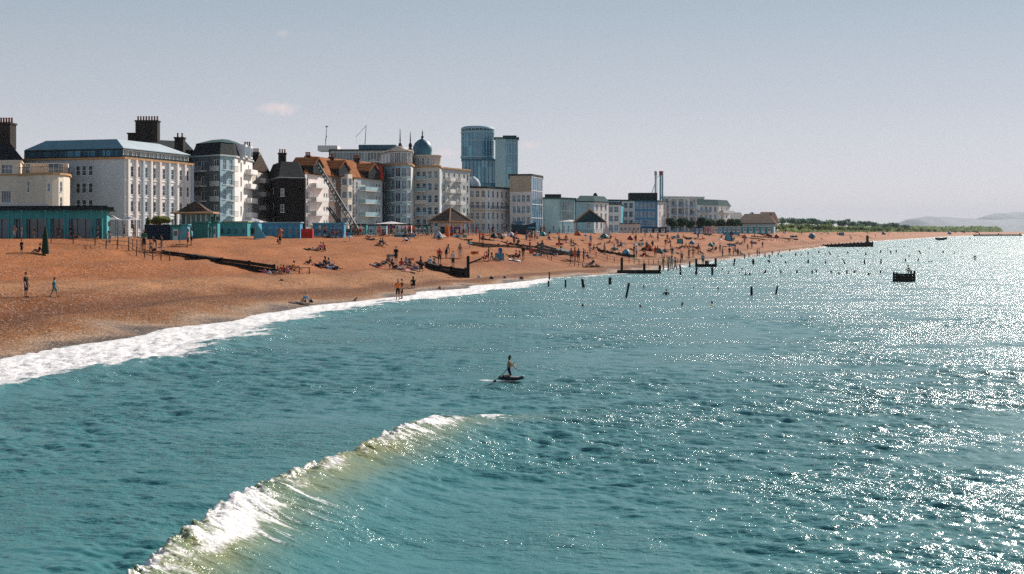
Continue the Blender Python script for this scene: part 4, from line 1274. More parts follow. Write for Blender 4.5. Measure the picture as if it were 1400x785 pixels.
for k, (x0, x1, mm, lab) in enumerate(((876, 892, bluep, 'blue beach hut right of the cream ones'), (893, 911, navy, 'navy beach hut below the twin stacks'), (950, 962, bluep, 'bright blue hut before the dark hedge trees'), (964, 972, redp, 'small red fronted hut in front of the hedge trees'), (974, 981, cream, 'small cream cabin at the end of the hedge trees'), (982, 1012, skyb, 'long sky blue boarded hut past the cream cabin'), (1014, 1056, tealp, 'long turquoise boarded hut under the brown roofed house'))):
    hoard('beach_hut', lab, 'beach hut', x0, x1, 440 + 12 * k, 311.5 - .25 * k, mm, darkroof if k < 3 else canvas, 2.2, 'flat', 2 + (k > 4) * 3, ground=5.8)

# upturned blue boat shaped canopy
c_ = at(716, 340); root = empty('beached_boat', (c_.x, c_.y, 5.75)); tag(root, 'dark blue beached fishing boat standing on the promenade before the glass corner block', 'boat')
def hull(L_, w, h_, mat, root, name='hull', inner=None, sheer=.35, deck=True):
    n = 13; vs = []; 
    for i in range(n):
        f = i / (n - 1); x = -L_ / 2 + L_ * f
        ww = w / 2 * (math.sin(math.pi * (f * .86 + .07)) ** .6) * (1 if f < .6 else max(.04, 1 - ((f - .6) / .4) ** 2.2))
        zt_ = h_ * (1 + sheer * (f - .4) ** 2 * 2.5)
        for k in range(7):
            a_ = math.pi * k / 6; vs.append((x, -ww * math.cos(a_) * (1 - .12 * abs(math.sin(a_))), zt_ - (zt_) * math.sin(a_) ** .7 * (.55 + .45 * min(1, ww / (w / 2)))))
    fs = [(i * 7 + k, (i + 1) * 7 + k, (i + 1) * 7 + k + 1, i * 7 + k + 1) for i in range(n - 1) for k in range(6)]
    if deck: fs += [(i * 7, i * 7 + 6, (i + 1) * 7 + 6, (i + 1) * 7) for i in range(n - 1)]
    fs += [tuple(range(7)), tuple((n - 1) * 7 + k for k in range(7))[::-1]]
    m = MB(); m.add(vs, fs, 0, False); return m.build(name, mat, root)
hull(6.0, 2.2, 2.4, paint('boat_blue', (.015, .06, .10), .4), root)
MB().box((-1.2, 0, 2.25), (1.5, 1.2, .9)).box((-1.2, 0, 3.15), (1.8, 1.5, .12)).build('cabin', bluep, root)
MB().box((1.9, -.95, 1.6), (1.8, .08, .28), .1).build('stripe', skyb, root)

# railings
def railing(label, pts, h=1.1, mat=None, name='railing', rails=2, step=2.0):
    P_ = [hit(*q_) for q_ in pts]
    root = empty(name, P_[0]); tag(root, label, 'railing')
    pm = MB(); rm = []
    for a_, c_ in zip(P_, P_[1:]):
        L_ = (c_ - a_).length; n_ = max(1, int(L_ / step)); prev = None
        for k in range(n_ + 1):
            q_ = a_.lerp(c_, k / n_); q_.z = float(ground_z(q_.x, q_.y))
            q2 = q_ - P_[0]
            po = MB().bar((q2.x, q2.y, q2.z - .4), (q2.x, q2.y, q2.z + h), .06, 5).build('post', mat or timber2, root)
            if prev is not None: rm.append((prev, q2))
            prev = q2
    for j in range(rails):
        m = MB(); z_ = h * (.95 - .45 * j)
        for a_, c_ in rm: m.bar((a_.x, a_.y, a_.z + z_), (c_.x, c_.y, c_.z + z_), .035, 4)
        m.build('rail', mat or timber2, root)
railing('wooden rail fence running down the shingle from the shop towards the navy hoarding', [(70, 331), (130, 336), (176, 343), (232, 357)], 1.0)
railing('grey rail fence along the upper shingle beside the white canopy', [(146, 334), (176, 338), (205, 343)], 1.2, steel)
railing('rail fence beside the low groyne right of the orange tent', [(724, 347), (754, 356), (780, 361), (808, 367)], .7)
railing('tall rail fence running down to the water at mid beach', [(800, 349), (830, 357), (860, 360), (900, 362)], 1.0)
railing('rail fence crossing the lower shingle to the far bathing frame', [(905, 352), (930, 361), (955, 363)], .9)
railing('long thin post line running down the far beach to the dark groyne', [(1027, 325), (1050, 328), (1080, 331), (1122, 335)], 1.0, timber, rails=1, step=5)
# promenade balustrade, laid along the shore crest
def balustrade(label, y0, y1, off, step, mat):
    ys_ = np.arange(y0, y1, step); k = 1 + np.clip((ys_ - 320) / 350, 0, .9)
    xs_ = Wx(ys_) - off / k / Wc(ys_); zs_ = ground_z(xs_, ys_)
    o0 = Vector((xs_[0], ys_[0], zs_[0])); root = empty('balustrade', o0); tag(root, label, 'railing')
    m = MB(); r = MB()
    for i in range(len(ys_)):
        q_ = Vector((xs_[i], ys_[i], zs_[i])) - o0
        m.bar((q_.x, q_.y, q_.z - .3), (q_.x, q_.y, q_.z + 1.1), .05, 5)
        if i:
            for hh in (1.08, .6): r.bar((p_.x, p_.y, p_.z + hh), (q_.x, q_.y, q_.z + hh), .035, 4)
        p_ = q_
    m.build('posts', mat, root)['kind'] = 'stuff'; r.build('rail', mat, root)
balustrade('teal railing along the promenade edge behind the beach', 250, 420, 61, 1.6, tealg)

# ------------------------------------------------------------------ groynes
def groyne(label, pts, h, thick=.35, mat=None, cat='groyne', ztop=None, postsevery=2.2, overtop=.16):
    """plank wall between posts, following the ground under it"""
    P_ = pts; o0 = P_[0].copy(); root = empty('groyne', o0); tag(root, label, cat)
    pl = MB()
    for i, (a_, c_) in enumerate(zip(P_, P_[1:])):
        hh0, hh1 = (h[i], h[i + 1]) if isinstance(h, (list, tuple)) else (h, h)
        d_ = (c_ - a_).xy.normalized(); n_ = Vector((-d_.y, d_.x)) * thick / 2
        L_ = (c_ - a_).xy.length; k_ = max(1, int(L_ / 1.5))
        nb = 4
        for j in range(nb):
            f0, f1 = j / nb, (j + 1) / nb - .03
            off = .015 * (j % 2)
            vs = []
            for q_, hh in ((a_, hh0), (c_, hh1)):
                q2 = q_ - o0
                for s_ in (-1, 1):
                    for f_ in (f0, f1):
                        zb = q2.z - .8; vs.append((q2.x + n_.x * s_ * (1 - off), q2.y + n_.y * s_ * (1 - off), zb + (hh + .8) * f_))
            pl.add(vs, [(0, 1, 3, 2), (4, 6, 7, 5), (0, 4, 5, 1), (2, 3, 7, 6), (1, 5, 7, 3), (0, 2, 6, 4)])
    pl.build('planking', mat or timber, root)
    cnt = 0
    for i, (a_, c_) in enumerate(zip(P_, P_[1:])):
        hh0, hh1 = (h[i], h[i + 1]) if isinstance(h, (list, tuple)) else (h, h)
        L_ = (c_ - a_).xy.length; k_ = max(1, int(L_ / postsevery))
        for k in range(k_ + (i == len(P_) - 2)):
            f_ = k / k_; q2 = a_.lerp(c_, f_) - o0; hh = hh0 + (hh1 - hh0) * f_
            d_ = (c_ - a_).xy.normalized(); n_ = Vector((d_.y, -d_.x)) * (thick / 2 + .12)
            MB().box((q2.x + n_.x, q2.y + n_.y, q2.z - .8), (.26, .24, hh + .8 + overtop * random.uniform(.3, 1)), math.atan2(d_.y, d_.x) + random.uniform(-.1, .1)).build('post', mat or timber, root); cnt += 1
    return root
random.seed(3)
g3 = lambda L_: [hit(*q_) for q_ in L_]
groyne('long low dark timber groyne crossing the upper shingle', g3([(224, 345), (262, 352), (300, 360), (340, 367), (374, 373)]), [.2, .38, .6, .8, .9], .9, overtop=.05)
gp = g3([(586, 366), (600, 371), (620, 376), (640, 380)])
r_ = groyne('short dark groyne end with one tall post, beside the red box', gp, [.65, .8, 1.0, 1.2], .5)
e = gp[-1] - gp[0]
MB().box((e.x, e.y, e.z - .6), (.38, .38, 3.4)).build('tall_post', timber, r_)
MB().bar((e.x, e.y, e.z + 1.8), (e.x + 1.6, e.y + 1, e.z + 2.4), .12, 5).build('brace', timber, r_)
groyne('low weathered groyne running from the orange tent to the stone block', g3([(642, 334), (680, 338), (720, 342), (736, 345)]), .5, .3, timber2)
groyne('low dark board line above the weathered groyne', g3([(660, 328), (700, 335), (735, 340)]), .35, .3)
r_ = groyne('stepped grey stone and timber block at mid beach', g3([(735, 345), (762, 348), (782, 350)]), [1.7, 1.1, .8], 2.2, paint('grey_concrete', (.17, .16, .15), .9, .35, 1))
groyne('low dark groyne passing under the light blue dome tent', g3([(820, 344), (845, 349), (866, 352)]), .45, .3)
groyne('thin dark board line left of the orange dome tent', g3([(878, 341), (905, 344)]), .35, .3)
r_ = groyne('low board line across the far upper beach', g3([(1028, 324), (1060, 326), (1090, 328)]), .35, .3)
# timber end frames standing at the edge of the sea
def end_frame(label, x0, x1, yb, hpost, cat='groyne'):
    a_, c_ = sea(x0, yb), sea(x1, yb); root = empty('groyne_end', a_); tag(root, label, cat)
    L_ = (c_ - a_).length
    MB().box((L_ / 2, 0, -.5), (L_, .5, .5 + .55)).build('planking', timber, root)
    for (f_, hh) in hpost: MB().box((L_ * f_, -.3, -.8), (.35, .3, hh + .8), .1).build('post', timber, root)
end_frame('dark plank groyne end at the water edge with three posts', 844, 903, 374, [(.1, 2.5), (.62, 1.6), (.98, 1.3)])
end_frame('smaller dark bathing frame at the water edge beyond', 951, 979, 365, [(.02, 1.5), (.5, 1.2), (.97, 1.6)])
a_, c_ = sea(1126, 338), sea(1193, 337.6)
root = empty('long_groyne', a_); tag(root, 'long black groyne wall reaching into the sea with one tall marker post', 'groyne')
d_ = (c_ - a_); L_ = d_.length; rz = math.atan2(d_.y, d_.x); pts = []
m = MB()
m.prism([tuple(Vector((0, 0)) + d_.xy.normalized() * s_ + Vector((-d_.y, d_.x)).normalized() * o_) for s_, o_ in ((0, 0), (L_, 0), (L_, 1.6), (0, 1.6))], -1, [1.0, 2.1, 2.1, 1.0]); m.build('planking', timber, root)
for k in range(14):
    q_ = d_ * (k / 13); MB().box((q_.x, q_.y - .2, -1), (.35, .35, 2.2 + 1.1 * k / 13 + random.uniform(0, .35)), rz).build('post', timber, root)
q_ = d_ * .89; MB().box((q_.x, q_.y - .1, 0), (.9, .7, 4.9), rz).build('marker_post', timber, root)
a_, c_ = sea(1332, 322.7), sea(1396, 322.5); root = empty('long_groyne', a_); tag(root, 'thin dark groyne far off at the end of the beach', 'groyne')
d_ = (c_ - a_); L_ = d_.length
m = MB(); m.box((d_.x / 2, d_.y / 2, -1), (L_, 4, 3.3), math.atan2(d_.y, d_.x)); m.build('planking', timber, root)
for f_ in (.1, .5, .97): q_ = d_ * f_; MB().box((q_.x, q_.y - 1.5, 0), (1.6, 1.5, 4.2)).build('post', timber, root)

# ------------------------------------------------------------------ old groyne stumps in the water
stumps = [ # x, foot y, height px, width px, lean px
 (750, 393, 9, 3, 0), (751, 383, 11, 2.6, 0), (773, 393, 10, 3, 0), (798, 393, 11, 5, -2), (834, 389, 9, 5, 0), (856, 407, 20, 4, 4),
 (930.5, 376, 14, 3.2, -1), (951.5, 375.5, 10, 4, 1), (973.8, 376, 10, 4, 0), (1003.5, 363, 9, 3, 1), (1030, 362, 7, 3, 0), (943, 365, 7, 3, 0),
 (1027.5, 404, 12, 4.2, 0), (1060.5, 402.5, 11, 3, 2.5), (1029, 360, 5.5, 2.6, 0), (1052.5, 359, 3, 4, -2), (1074, 360, 2.6, 3, 0), (1105, 360, 5, 2.6, 0), (1128.6, 360.5, 5, 2.4, .5),
 (1155.7, 361, 7, 2.5, -4), (1182, 361, 6, 2.6, 0), (1204.6, 361, 6.5, 2.6, 0), (1238, 357.5, 4, 2, 0), (1255, 357, 3.5, 2, 1),
 (1025, 376, 2.6, 3, 0), (1045, 374, 4.5, 3.4, 2), (1068, 374, 4.5, 3, -1), (1089.5, 373.5, 3.5, 3, 0), (1110.4, 374, 3.6, 2.6, 0), (1116, 372, 3.6, 2.8, 0), (1137, 373.5, 3.5, 3, -1.5), (1158, 374, 4.2, 2.6, 0), (1168, 373, 3, 2.6, 0), (1187, 376, 3, 3.4, 1), (1203.8, 374, 3.6, 2.8, 0),
 (1088, 350, 4, 2.4, 0), (1104.7, 348, 3.6, 2.2, 0), (1119.3, 346.5, 3.6, 2, .5), (1136, 349, 5, 2.2, -3), (1159, 347, 2.6, 2.2, 0), (1183.7, 349, 4, 2.2, 0), (1203.3, 346, 3.6, 1.8, 1), (1217.6, 346, 3, 2, 0), (1225.5, 345, 3, 2, 0), (1258.3, 347.5, 4.6, 2, -1), (1289.5, 346, 3, 2, 0), (1326, 327.5, 2.6, 1.6, 0), (1080, 344, 3, 2, 0), (1064, 349, 3.5, 2, 0)]
def stump_label(i, x, y, h, w, lean):
    size = 'tall' if h > 9 else ('short' if h > 4.4 else 'stubby')
    tilt = 'leaning right' if lean >= 2 else ('leaning left' if lean <= -2 else 'upright')
    row = 'in the near line' if y > 366 and x < 1000 else ('alone out in the glitter' if y > 395 else ('in the middle line' if y > 364 else ('in the far line' if y > 352 else 'in the farthest line')))
    return size, tilt, row
info = [stump_label(i, *s_) for i, s_ in enumerate(stumps)]
from collections import Counter, defaultdict
ordw = ['leftmost', 'second', 'third', 'fourth', 'fifth', 'sixth', 'seventh', 'eighth', 'ninth', 'tenth', 'eleventh', 'twelfth', 'thirteenth']
grp = defaultdict(list)
for i, k in enumerate(info): grp[k].append(i)
for k in grp: grp[k].sort(key=lambda i: stumps[i][0])
for i, (x, y, h, w, lean) in enumerate(stumps):
    q_ = sea(x, y); s_ = q_.y / F
    H_ = max(.25, h * s_); Wd = max(.2, w * s_ * 1.0); ln = lean * s_
    m = MB(); rg = random.Random(i)
    segs = 4; n = 7; vs = []
    for k in range(segs + 1):
        f = k / segs; zz = -1.2 + (H_ + 1.2) * f
        rr_ = Wd / 2 * (1.05 - .28 * f) * rg.uniform(.88, 1.1)
        for j in range(n):
            t_ = 2 * math.pi * j / n; r2 = rr_ * rg.uniform(.85, 1.12)
            zt2 = rg.uniform(-.12, .2) * Wd if k == segs else 0
            vs.append((r2 * math.cos(t_) + ln * max(0, zz) / H_, r2 * math.sin(t_), zz + zt2))
    fs = [(k * n + j, k * n + (j + 1) % n, (k + 1) * n + (j + 1) % n, (k + 1) * n + j) for k in range(segs) for j in range(n)] + [tuple(segs * n + j for j in range(n))]
    m.add(vs, fs)
    o = m.build('groyne_stump', timber); o.location = q_
    size, tilt, row = info[i]; lst = grp[info[i]]; r_ = lst.index(i)
    lab = f'{size} {tilt} weed dark groyne stump {row}'
    if len(lst) > 1: lab = f'{ordw[r_]} {"from the left " if r_ else ""}of the {size} {tilt} stumps {row}'
    tag(o, lab, 'stump', 'groyne stumps standing in the sea')

# the dark crate shaped marker in the glitter
a_, c_ = sea(1223, 385), sea(1249, 385); root = empty('marker_dolphin', ((a_ + c_) / 2)); tag(root, 'dark square timber dolphin with slatted sides standing alone in the glittering sea', 'marker')
w_ = (c_ - a_).x; h_ = 11.5 * a_.y / F
m = MB()
for k in range(4): m.box((0, 0, -.3 + (h_ + .3) * k / 4), (w_ * .94, w_ * .6, (h_ + .3) / 4 - .05))
m.build('planking', timber, root)
for sx in (-1, 1):
    for sy in (-1, 1): MB().box((sx * w_ * .46, sy * w_ * .3, -1), (.2, .2, 1 + h_ + (.35 if sx > 0 else .12))).build('post', timber, root)

# green mound boat and floating things
def small_boat(label, px, py, wpx, mat, rz=0, cat='boat', name='dinghy', hk=.22):
    q_ = sea(px, py) if cat != 'beached' else hit(px, py); s_ = q_.y / F
    root = empty(name, q_ - Vector((0, 0, .12)), rz); tag(root, label, 'boat', None)
    L_ = wpx * s_; hull(L_, L_ * .36, L_ * hk, mat, root)
    MB().box((0, 0, L_ * hk * .95), (L_ * .12, L_ * .3, .06)).build('thwart', timber2, root)
    return root
small_boat('dark green boat far out before the end of the beach', 1287, 328.6, 16, dsteel)
small_boat('small green dinghy in the glitter near the far stumps', 1272, 358, 7, tealg)
small_boat('tiny green dinghy right of the dark timber dolphin', 1350, 366, 5, tealg)
small_boat('small yellow kayak with a paddler just beyond the lone tall stump', 977, 418.5, 11, paint('yellow_hull', (.7, .5, .03), .5), 0, name='kayak', hk=.1)

# ------------------------------------------------------------------ vegetation
def leafmat(name, dark, light):
    if name in _mats: return _mats[name]
    t = NT(name)
    oi = t.n('ShaderNodeObjectInfo').outputs['Random']
    f = t.mapr(t.math('ADD', t.math('MULTIPLY', t.noise(.5, 3), .7), t.math('MULTIPLY', oi, .3)), .35, .75)
    t.l(t.mix(f, dark, light), t.b.inputs['Base Color']); t.set('Roughness', .75); t.set('Specular IOR Level', .2)
    tr = t.n('ShaderNodeBsdfTranslucent'); mx_ = t.n('ShaderNodeMixShader'); mx_.inputs[0].default_value = .42
    cl_ = t.mix(f, tuple(q * 1.3 for q in dark), tuple(q * 1.3 for q in light)); t.l(cl_, tr.inputs[0])
    t.l(t.b.outputs[0], mx_.inputs[1]); t.l(tr.outputs[0], mx_.inputs[2]); t.l(mx_.outputs[0], t.out.inputs[0])
    _mats[name] = t.mat; return t.mat
lf_d = leafmat('dark_foliage', (.016, .050, .030), (.05, .10, .045))
lf_m = leafmat('scrub_foliage', (.085, .14, .05), (.18, .23, .09))
lf_y = leafmat('bright_foliage', (.07, .10, .02), (.18, .20, .05))
lf_f = leafmat('skyline_foliage', (.06, .12, .09), (.12, .20, .13))
bark = paint('bark', (.05, .035, .025), .9, .4, 2)
def crown_mesh(name, rx, ry, rz_, n, leaf, seed, clumps=9):
    rg = np.random.RandomState(seed)
    cc = rg.normal(0, 1, (clumps, 3)); cc /= np.linalg.norm(cc, axis=1)[:, None]; cc *= rg.uniform(.25, .72, (clumps, 1)); cr_ = rg.uniform(.28, .5, clumps)
    idx = rg.randint(0, clumps, n); p = rg.normal(0, 1, (n, 3)); p /= np.linalg.norm(p, axis=1)[:, None]
    p = cc[idx] + p * cr_[idx][:, None] * rg.uniform(.55, 1.08, (n, 1))
    p *= (rx, ry, rz_); p[:, 2] = np.maximum(p[:, 2], -rz_ * .9)
    a_ = rg.normal(0, 1, (n, 3)); a_ /= np.linalg.norm(a_, axis=1)[:, None]; b_ = np.cross(a_, rg.normal(0, 1, (n, 3))); b_ /= np.linalg.norm(b_, axis=1)[:, None]
    s_ = leaf * rg.uniform(.6, 1.3, (n, 1))
    v = np.stack([p - a_ * s_, p - b_ * s_ * .6, p + a_ * s_, p + b_ * s_ * .6], 1).reshape(-1, 3)
    me = bpy.data.meshes.new(name); me.from_pydata(v.tolist(), [], np.arange(4 * n).reshape(-1, 4).tolist()); me.update()
    return me
def tree(name, label, px, d, yb, yt, wpx, lm, seed, n=700, group=None, cat='tree', trunkf=.3, ground=None):
    c_ = at(px, d); z0 = ground if ground is not None else zof(yb, d); z1 = zof(yt, d)
    root = empty(name, (c_.x, c_.y, z0)); tag(root, label, cat, group)
    h_ = z1 - z0; r = wpx / 2 * d / F
    m = MB(); m.bar((0, 0, -.3), (0, 0, h_ * .6), max(.05, h_ * .04), 6, max(.02, h_ * .015))
    for k in range(4):
        t_ = k * 1.7 + seed; m.bar((0, 0, h_ * (.25 + .08 * k)), (r * .5 * math.cos(t_), r * .5 * math.sin(t_), h_ * (.55 + .08 * k)), h_ * .018, 5, h_ * .008)
    m.build('trunk', bark, root)
    ch = h_ * (1 - trunkf) / 2
    me = crown_mesh('crown', r, r * .9, ch * 1.08, n, max(.10, r * .11), seed); me.materials.append(lm)
    o = bpy.data.objects.new('crown', me); C.objects.link(o); o.parent = root; o.location = (0, 0, h_ - ch * 1.0)
    return root
tree('bush', 'round yellow green bush behind the navy hoarding', 218, 203, 308, 294, 36, lf_y, 1, 2600, cat='bush', trunkf=.05)
tree('bush', 'tiny green shrub beside the pink white canopy', 203, 200, 308, 297, 10, lf_y, 2, 400, cat='bush', trunkf=.05)
hedge = [(918, 14), (931, 13), (944, 14), (957, 13), (970, 12), (985, 14), (999, 13), (1008, 9)]
hl = ('first', 'second', 'third', 'fourth', 'fifth', 'sixth', 'seventh', 'last')
for k, (x, w) in enumerate(hedge):
    tree('hedge_tree', f'{hl[k]} dark clipped tree of the hedge before the flats, counted from the beach huts', x, 486 + k * 8, 314, 297 + (k % 3) * .9, w + 9, lf_d, 10 + k, 1500, 'dark trees before the flats', trunkf=.1)
tree('dark_tree', 'dark tree standing beside the tall brown roof', 1030, 600, 300, 289.5, 14, lf_d, 31, 700, trunkf=.2)
tree('dark_tree', 'dark tree poking up past the end of the brown roofs', 1054, 650, 305, 291, 14, lf_d, 32, 700, trunkf=.2)
tree('dark_tree', 'dark tree behind the pinkish low house', 1005, 620, 303, 288.5, 18, lf_d, 33, 700, trunkf=.2)
# scrub on the shingle ridge: near clumps as bushes, the rest one mass
rg = random.Random(7)
desc = ['broad', 'rounded', 'ragged', 'low', 'tall', 'dense', 'thin', 'pale', 'dark', 'tufted']
seq = 0
for (x0, x1, n_, d0, d1, yb0, yb1, hpx, lm_, lab, cat_) in ((1062, 1195, 13, 600, 1000, 313.5, 314.5, 9.5, lf_m, 'scrub bush on the shingle ridge', 'bush'), (1068, 1235, 13, 1000, 1500, 306, 312, 11, lf_f, 'tree on the skyline beyond the ridge', 'tree'), (1195, 1330, 14, 1100, 2500, 315, 318.3, 6.5, lf_m, 'shrub along the far ridge', 'bush')):
    for k in range(n_):
        f = k / (n_ - 1); x = x0 + (x1 - x0) * f + rg.uniform(-3, 3); d = d0 + (d1 - d0) * f; yb = yb0 + (yb1 - yb0) * f
        taper = 1 - .55 * f ** 2
        hh = hpx * taper * rg.uniform(.75, 1.1)
        tree(cat_ if cat_ == 'bush' else 'skyline_tree', f'{desc[(k * 3) % 10]} {"first" if k == 0 else (hl + ("ninth", "tenth", "eleventh", "twelfth", "thirteenth", "fourteenth"))[k] if k < 7 else ("eighth", "ninth", "tenth", "eleventh", "twelfth", "thirteenth", "fourteenth")[k - 7]} {lab} counting away from the brown roofs', x, d, yb + 1.5, yb - hh, (x1 - x0) / n_ * rg.uniform(1.7, 2.5), lm_, 50 + seq, 420, lab.replace('tree', 'trees').replace('bush', 'bushes').replace('shrub', 'shrubs'), cat_, trunkf=.1, ground=None); seq += 1
# ridge ground cover
n = 16000; rgn = np.random.RandomState(9)
d = 10 ** rgn.uniform(math.log10(560), math.log10(3200), n)
kk = 1 + np.clip((d - 320) / 350, 0, .9)
pin = (48 + rgn.uniform(0, 1, n) ** 1.2 * 60) / kk
x = Wx(d) - pin / Wc(d); z = ground_z(x, d)
h = d * .0017 * rgn.uniform(.3, 1.6, n) * np.clip((pin * kk - 46) / 12, .2, 1)
p = np.stack([x, d, z + h * .4], 1); a_ = rgn.normal(0, 1, (n, 3)); a_ /= np.linalg.norm(a_, axis=1)[:, None]; b_ = np.cross(a_, rgn.normal(0, 1, (n, 3))); b_ /= np.linalg.norm(b_, axis=1)[:, None]
s_ = (h * .8)[:, None]; v_ = np.stack([p - a_ * s_ * 1.8, p - b_ * s_, p + a_ * s_ * 1.8, p + b_ * s_], 1).reshape(-1, 3)
me = bpy.data.meshes.new('ridge_scrub'); me.from_pydata(v_.tolist(), [], np.arange(4 * n).reshape(-1, 4).tolist()); me.materials.append(lf_m)
o = bpy.data.objects.new('ridge_scrub', me); C.objects.link(o); tag(o, 'low green scrub covering the shingle ridge beyond the brown roofs', 'scrub', kind='stuff')

# distant houses in the trees
for k, (px_, d, ye, yr, w, lab) in enumerate(((1090, 1150, 305, 301.5, 9, 'small distant house among the skyline trees, first past the scrub'), (1104, 1180, 305, 302, 7, 'small distant pale house just beyond the first among trees'), (1150, 1500, 308, 305, 8, 'distant pale house midway along the tree skyline'), (1182, 1700, 309, 306.5, 7, 'farthest pale house on the tree skyline'))):
    b = Bld('distant_house', lab, 'house', [(px_ - w / 2, d), (px_ + w / 2, d), (px_ + w / 2, d + 8), (px_ - w / 2, d + 8)], ye, 0, 'houses beyond the ridge', 5.8)
    b.windows(0, [.25, .7], [b.H - 2.3], 1.4, 1.4); b.walls(pinkw); b.gable(browntile, b.zl(yr), over=.5)

# hills across the bay
def ridge(name, pts, d, depth, mat):
    vs = []; xs = np.interp(np.linspace(0, 1, 60), np.linspace(0, 1, len(pts)), [q_[0] for q_ in pts]); ys_ = np.interp(np.linspace(0, 1, 60), np.linspace(0, 1, len(pts)), [q_[1] for q_ in pts])
    X = np.zeros((9, 60)); Y = np.zeros_like(X); Z_ = np.zeros_like(X)
    for j in range(9):
        f = j / 8; dd = d + depth * (f - .5) * 2
        for i in range(60):
            X[j, i] = (xs[i] - 700) / F * d; Y[j, i] = dd
            Z_[j, i] = -5 + (zof(ys_[i], d) + 5) * math.sin(math.pi * min(1, max(0, f))) * (1 + .012 * math.sin(i * .9 + j))
    o = grid_mesh(name, X, Y, Z_, mat); tag(o, kind='structure')
hm = paint('downland', (.30, .34, .34), .9, .3, .002)  # paler than real downs: some of the haze is put into the colour
ridge('hills', [(1225, 318), (1245, 299), (1270, 295.5), (1300, 297), (1330, 299), (1355, 301), (1380, 300), (1420, 300), (1500, 304), (1600, 318)], 16500, 1200, hm)
ridge('hills', [(1320, 318), (1345, 297), (1362, 291.5), (1385, 290), (1420, 288), (1480, 289), (1600, 292), (1800, 318)], 18400, 1200, hm)

# ------------------------------------------------------------------ people
skin_m = paint('skin', (.52, .29, .19), .6, .1, 3)
hair_m = paint('hair', (.02, .014, .01), .7, .3, 3)
CL = {'black': (.012, .012, .014), 'navy': (.012, .02, .06), 'blue': (.03, .12, .35), 'light blue': (.18, .38, .55), 'white': (.65, .63, .61), 'red': (.5, .03, .025), 'orange': (.75, .17, .03),
      'pink': (.6, .16, .25), 'yellow': (.7, .42, .05), 'green': (.03, .16, .08), 'teal': (.03, .24, .25), 'grey': (.16, .16, .17), 'brown': (.10, .05, .03), 'tan': (.38, .22, .13), 'bare': (.42, .23, .15), 'purple': (.13, .05, .18)}
def cloth(c): return skin_m if c == 'bare' else paint('cloth_' + c.replace(' ', '_'), CL[c], .8, .2, 3)

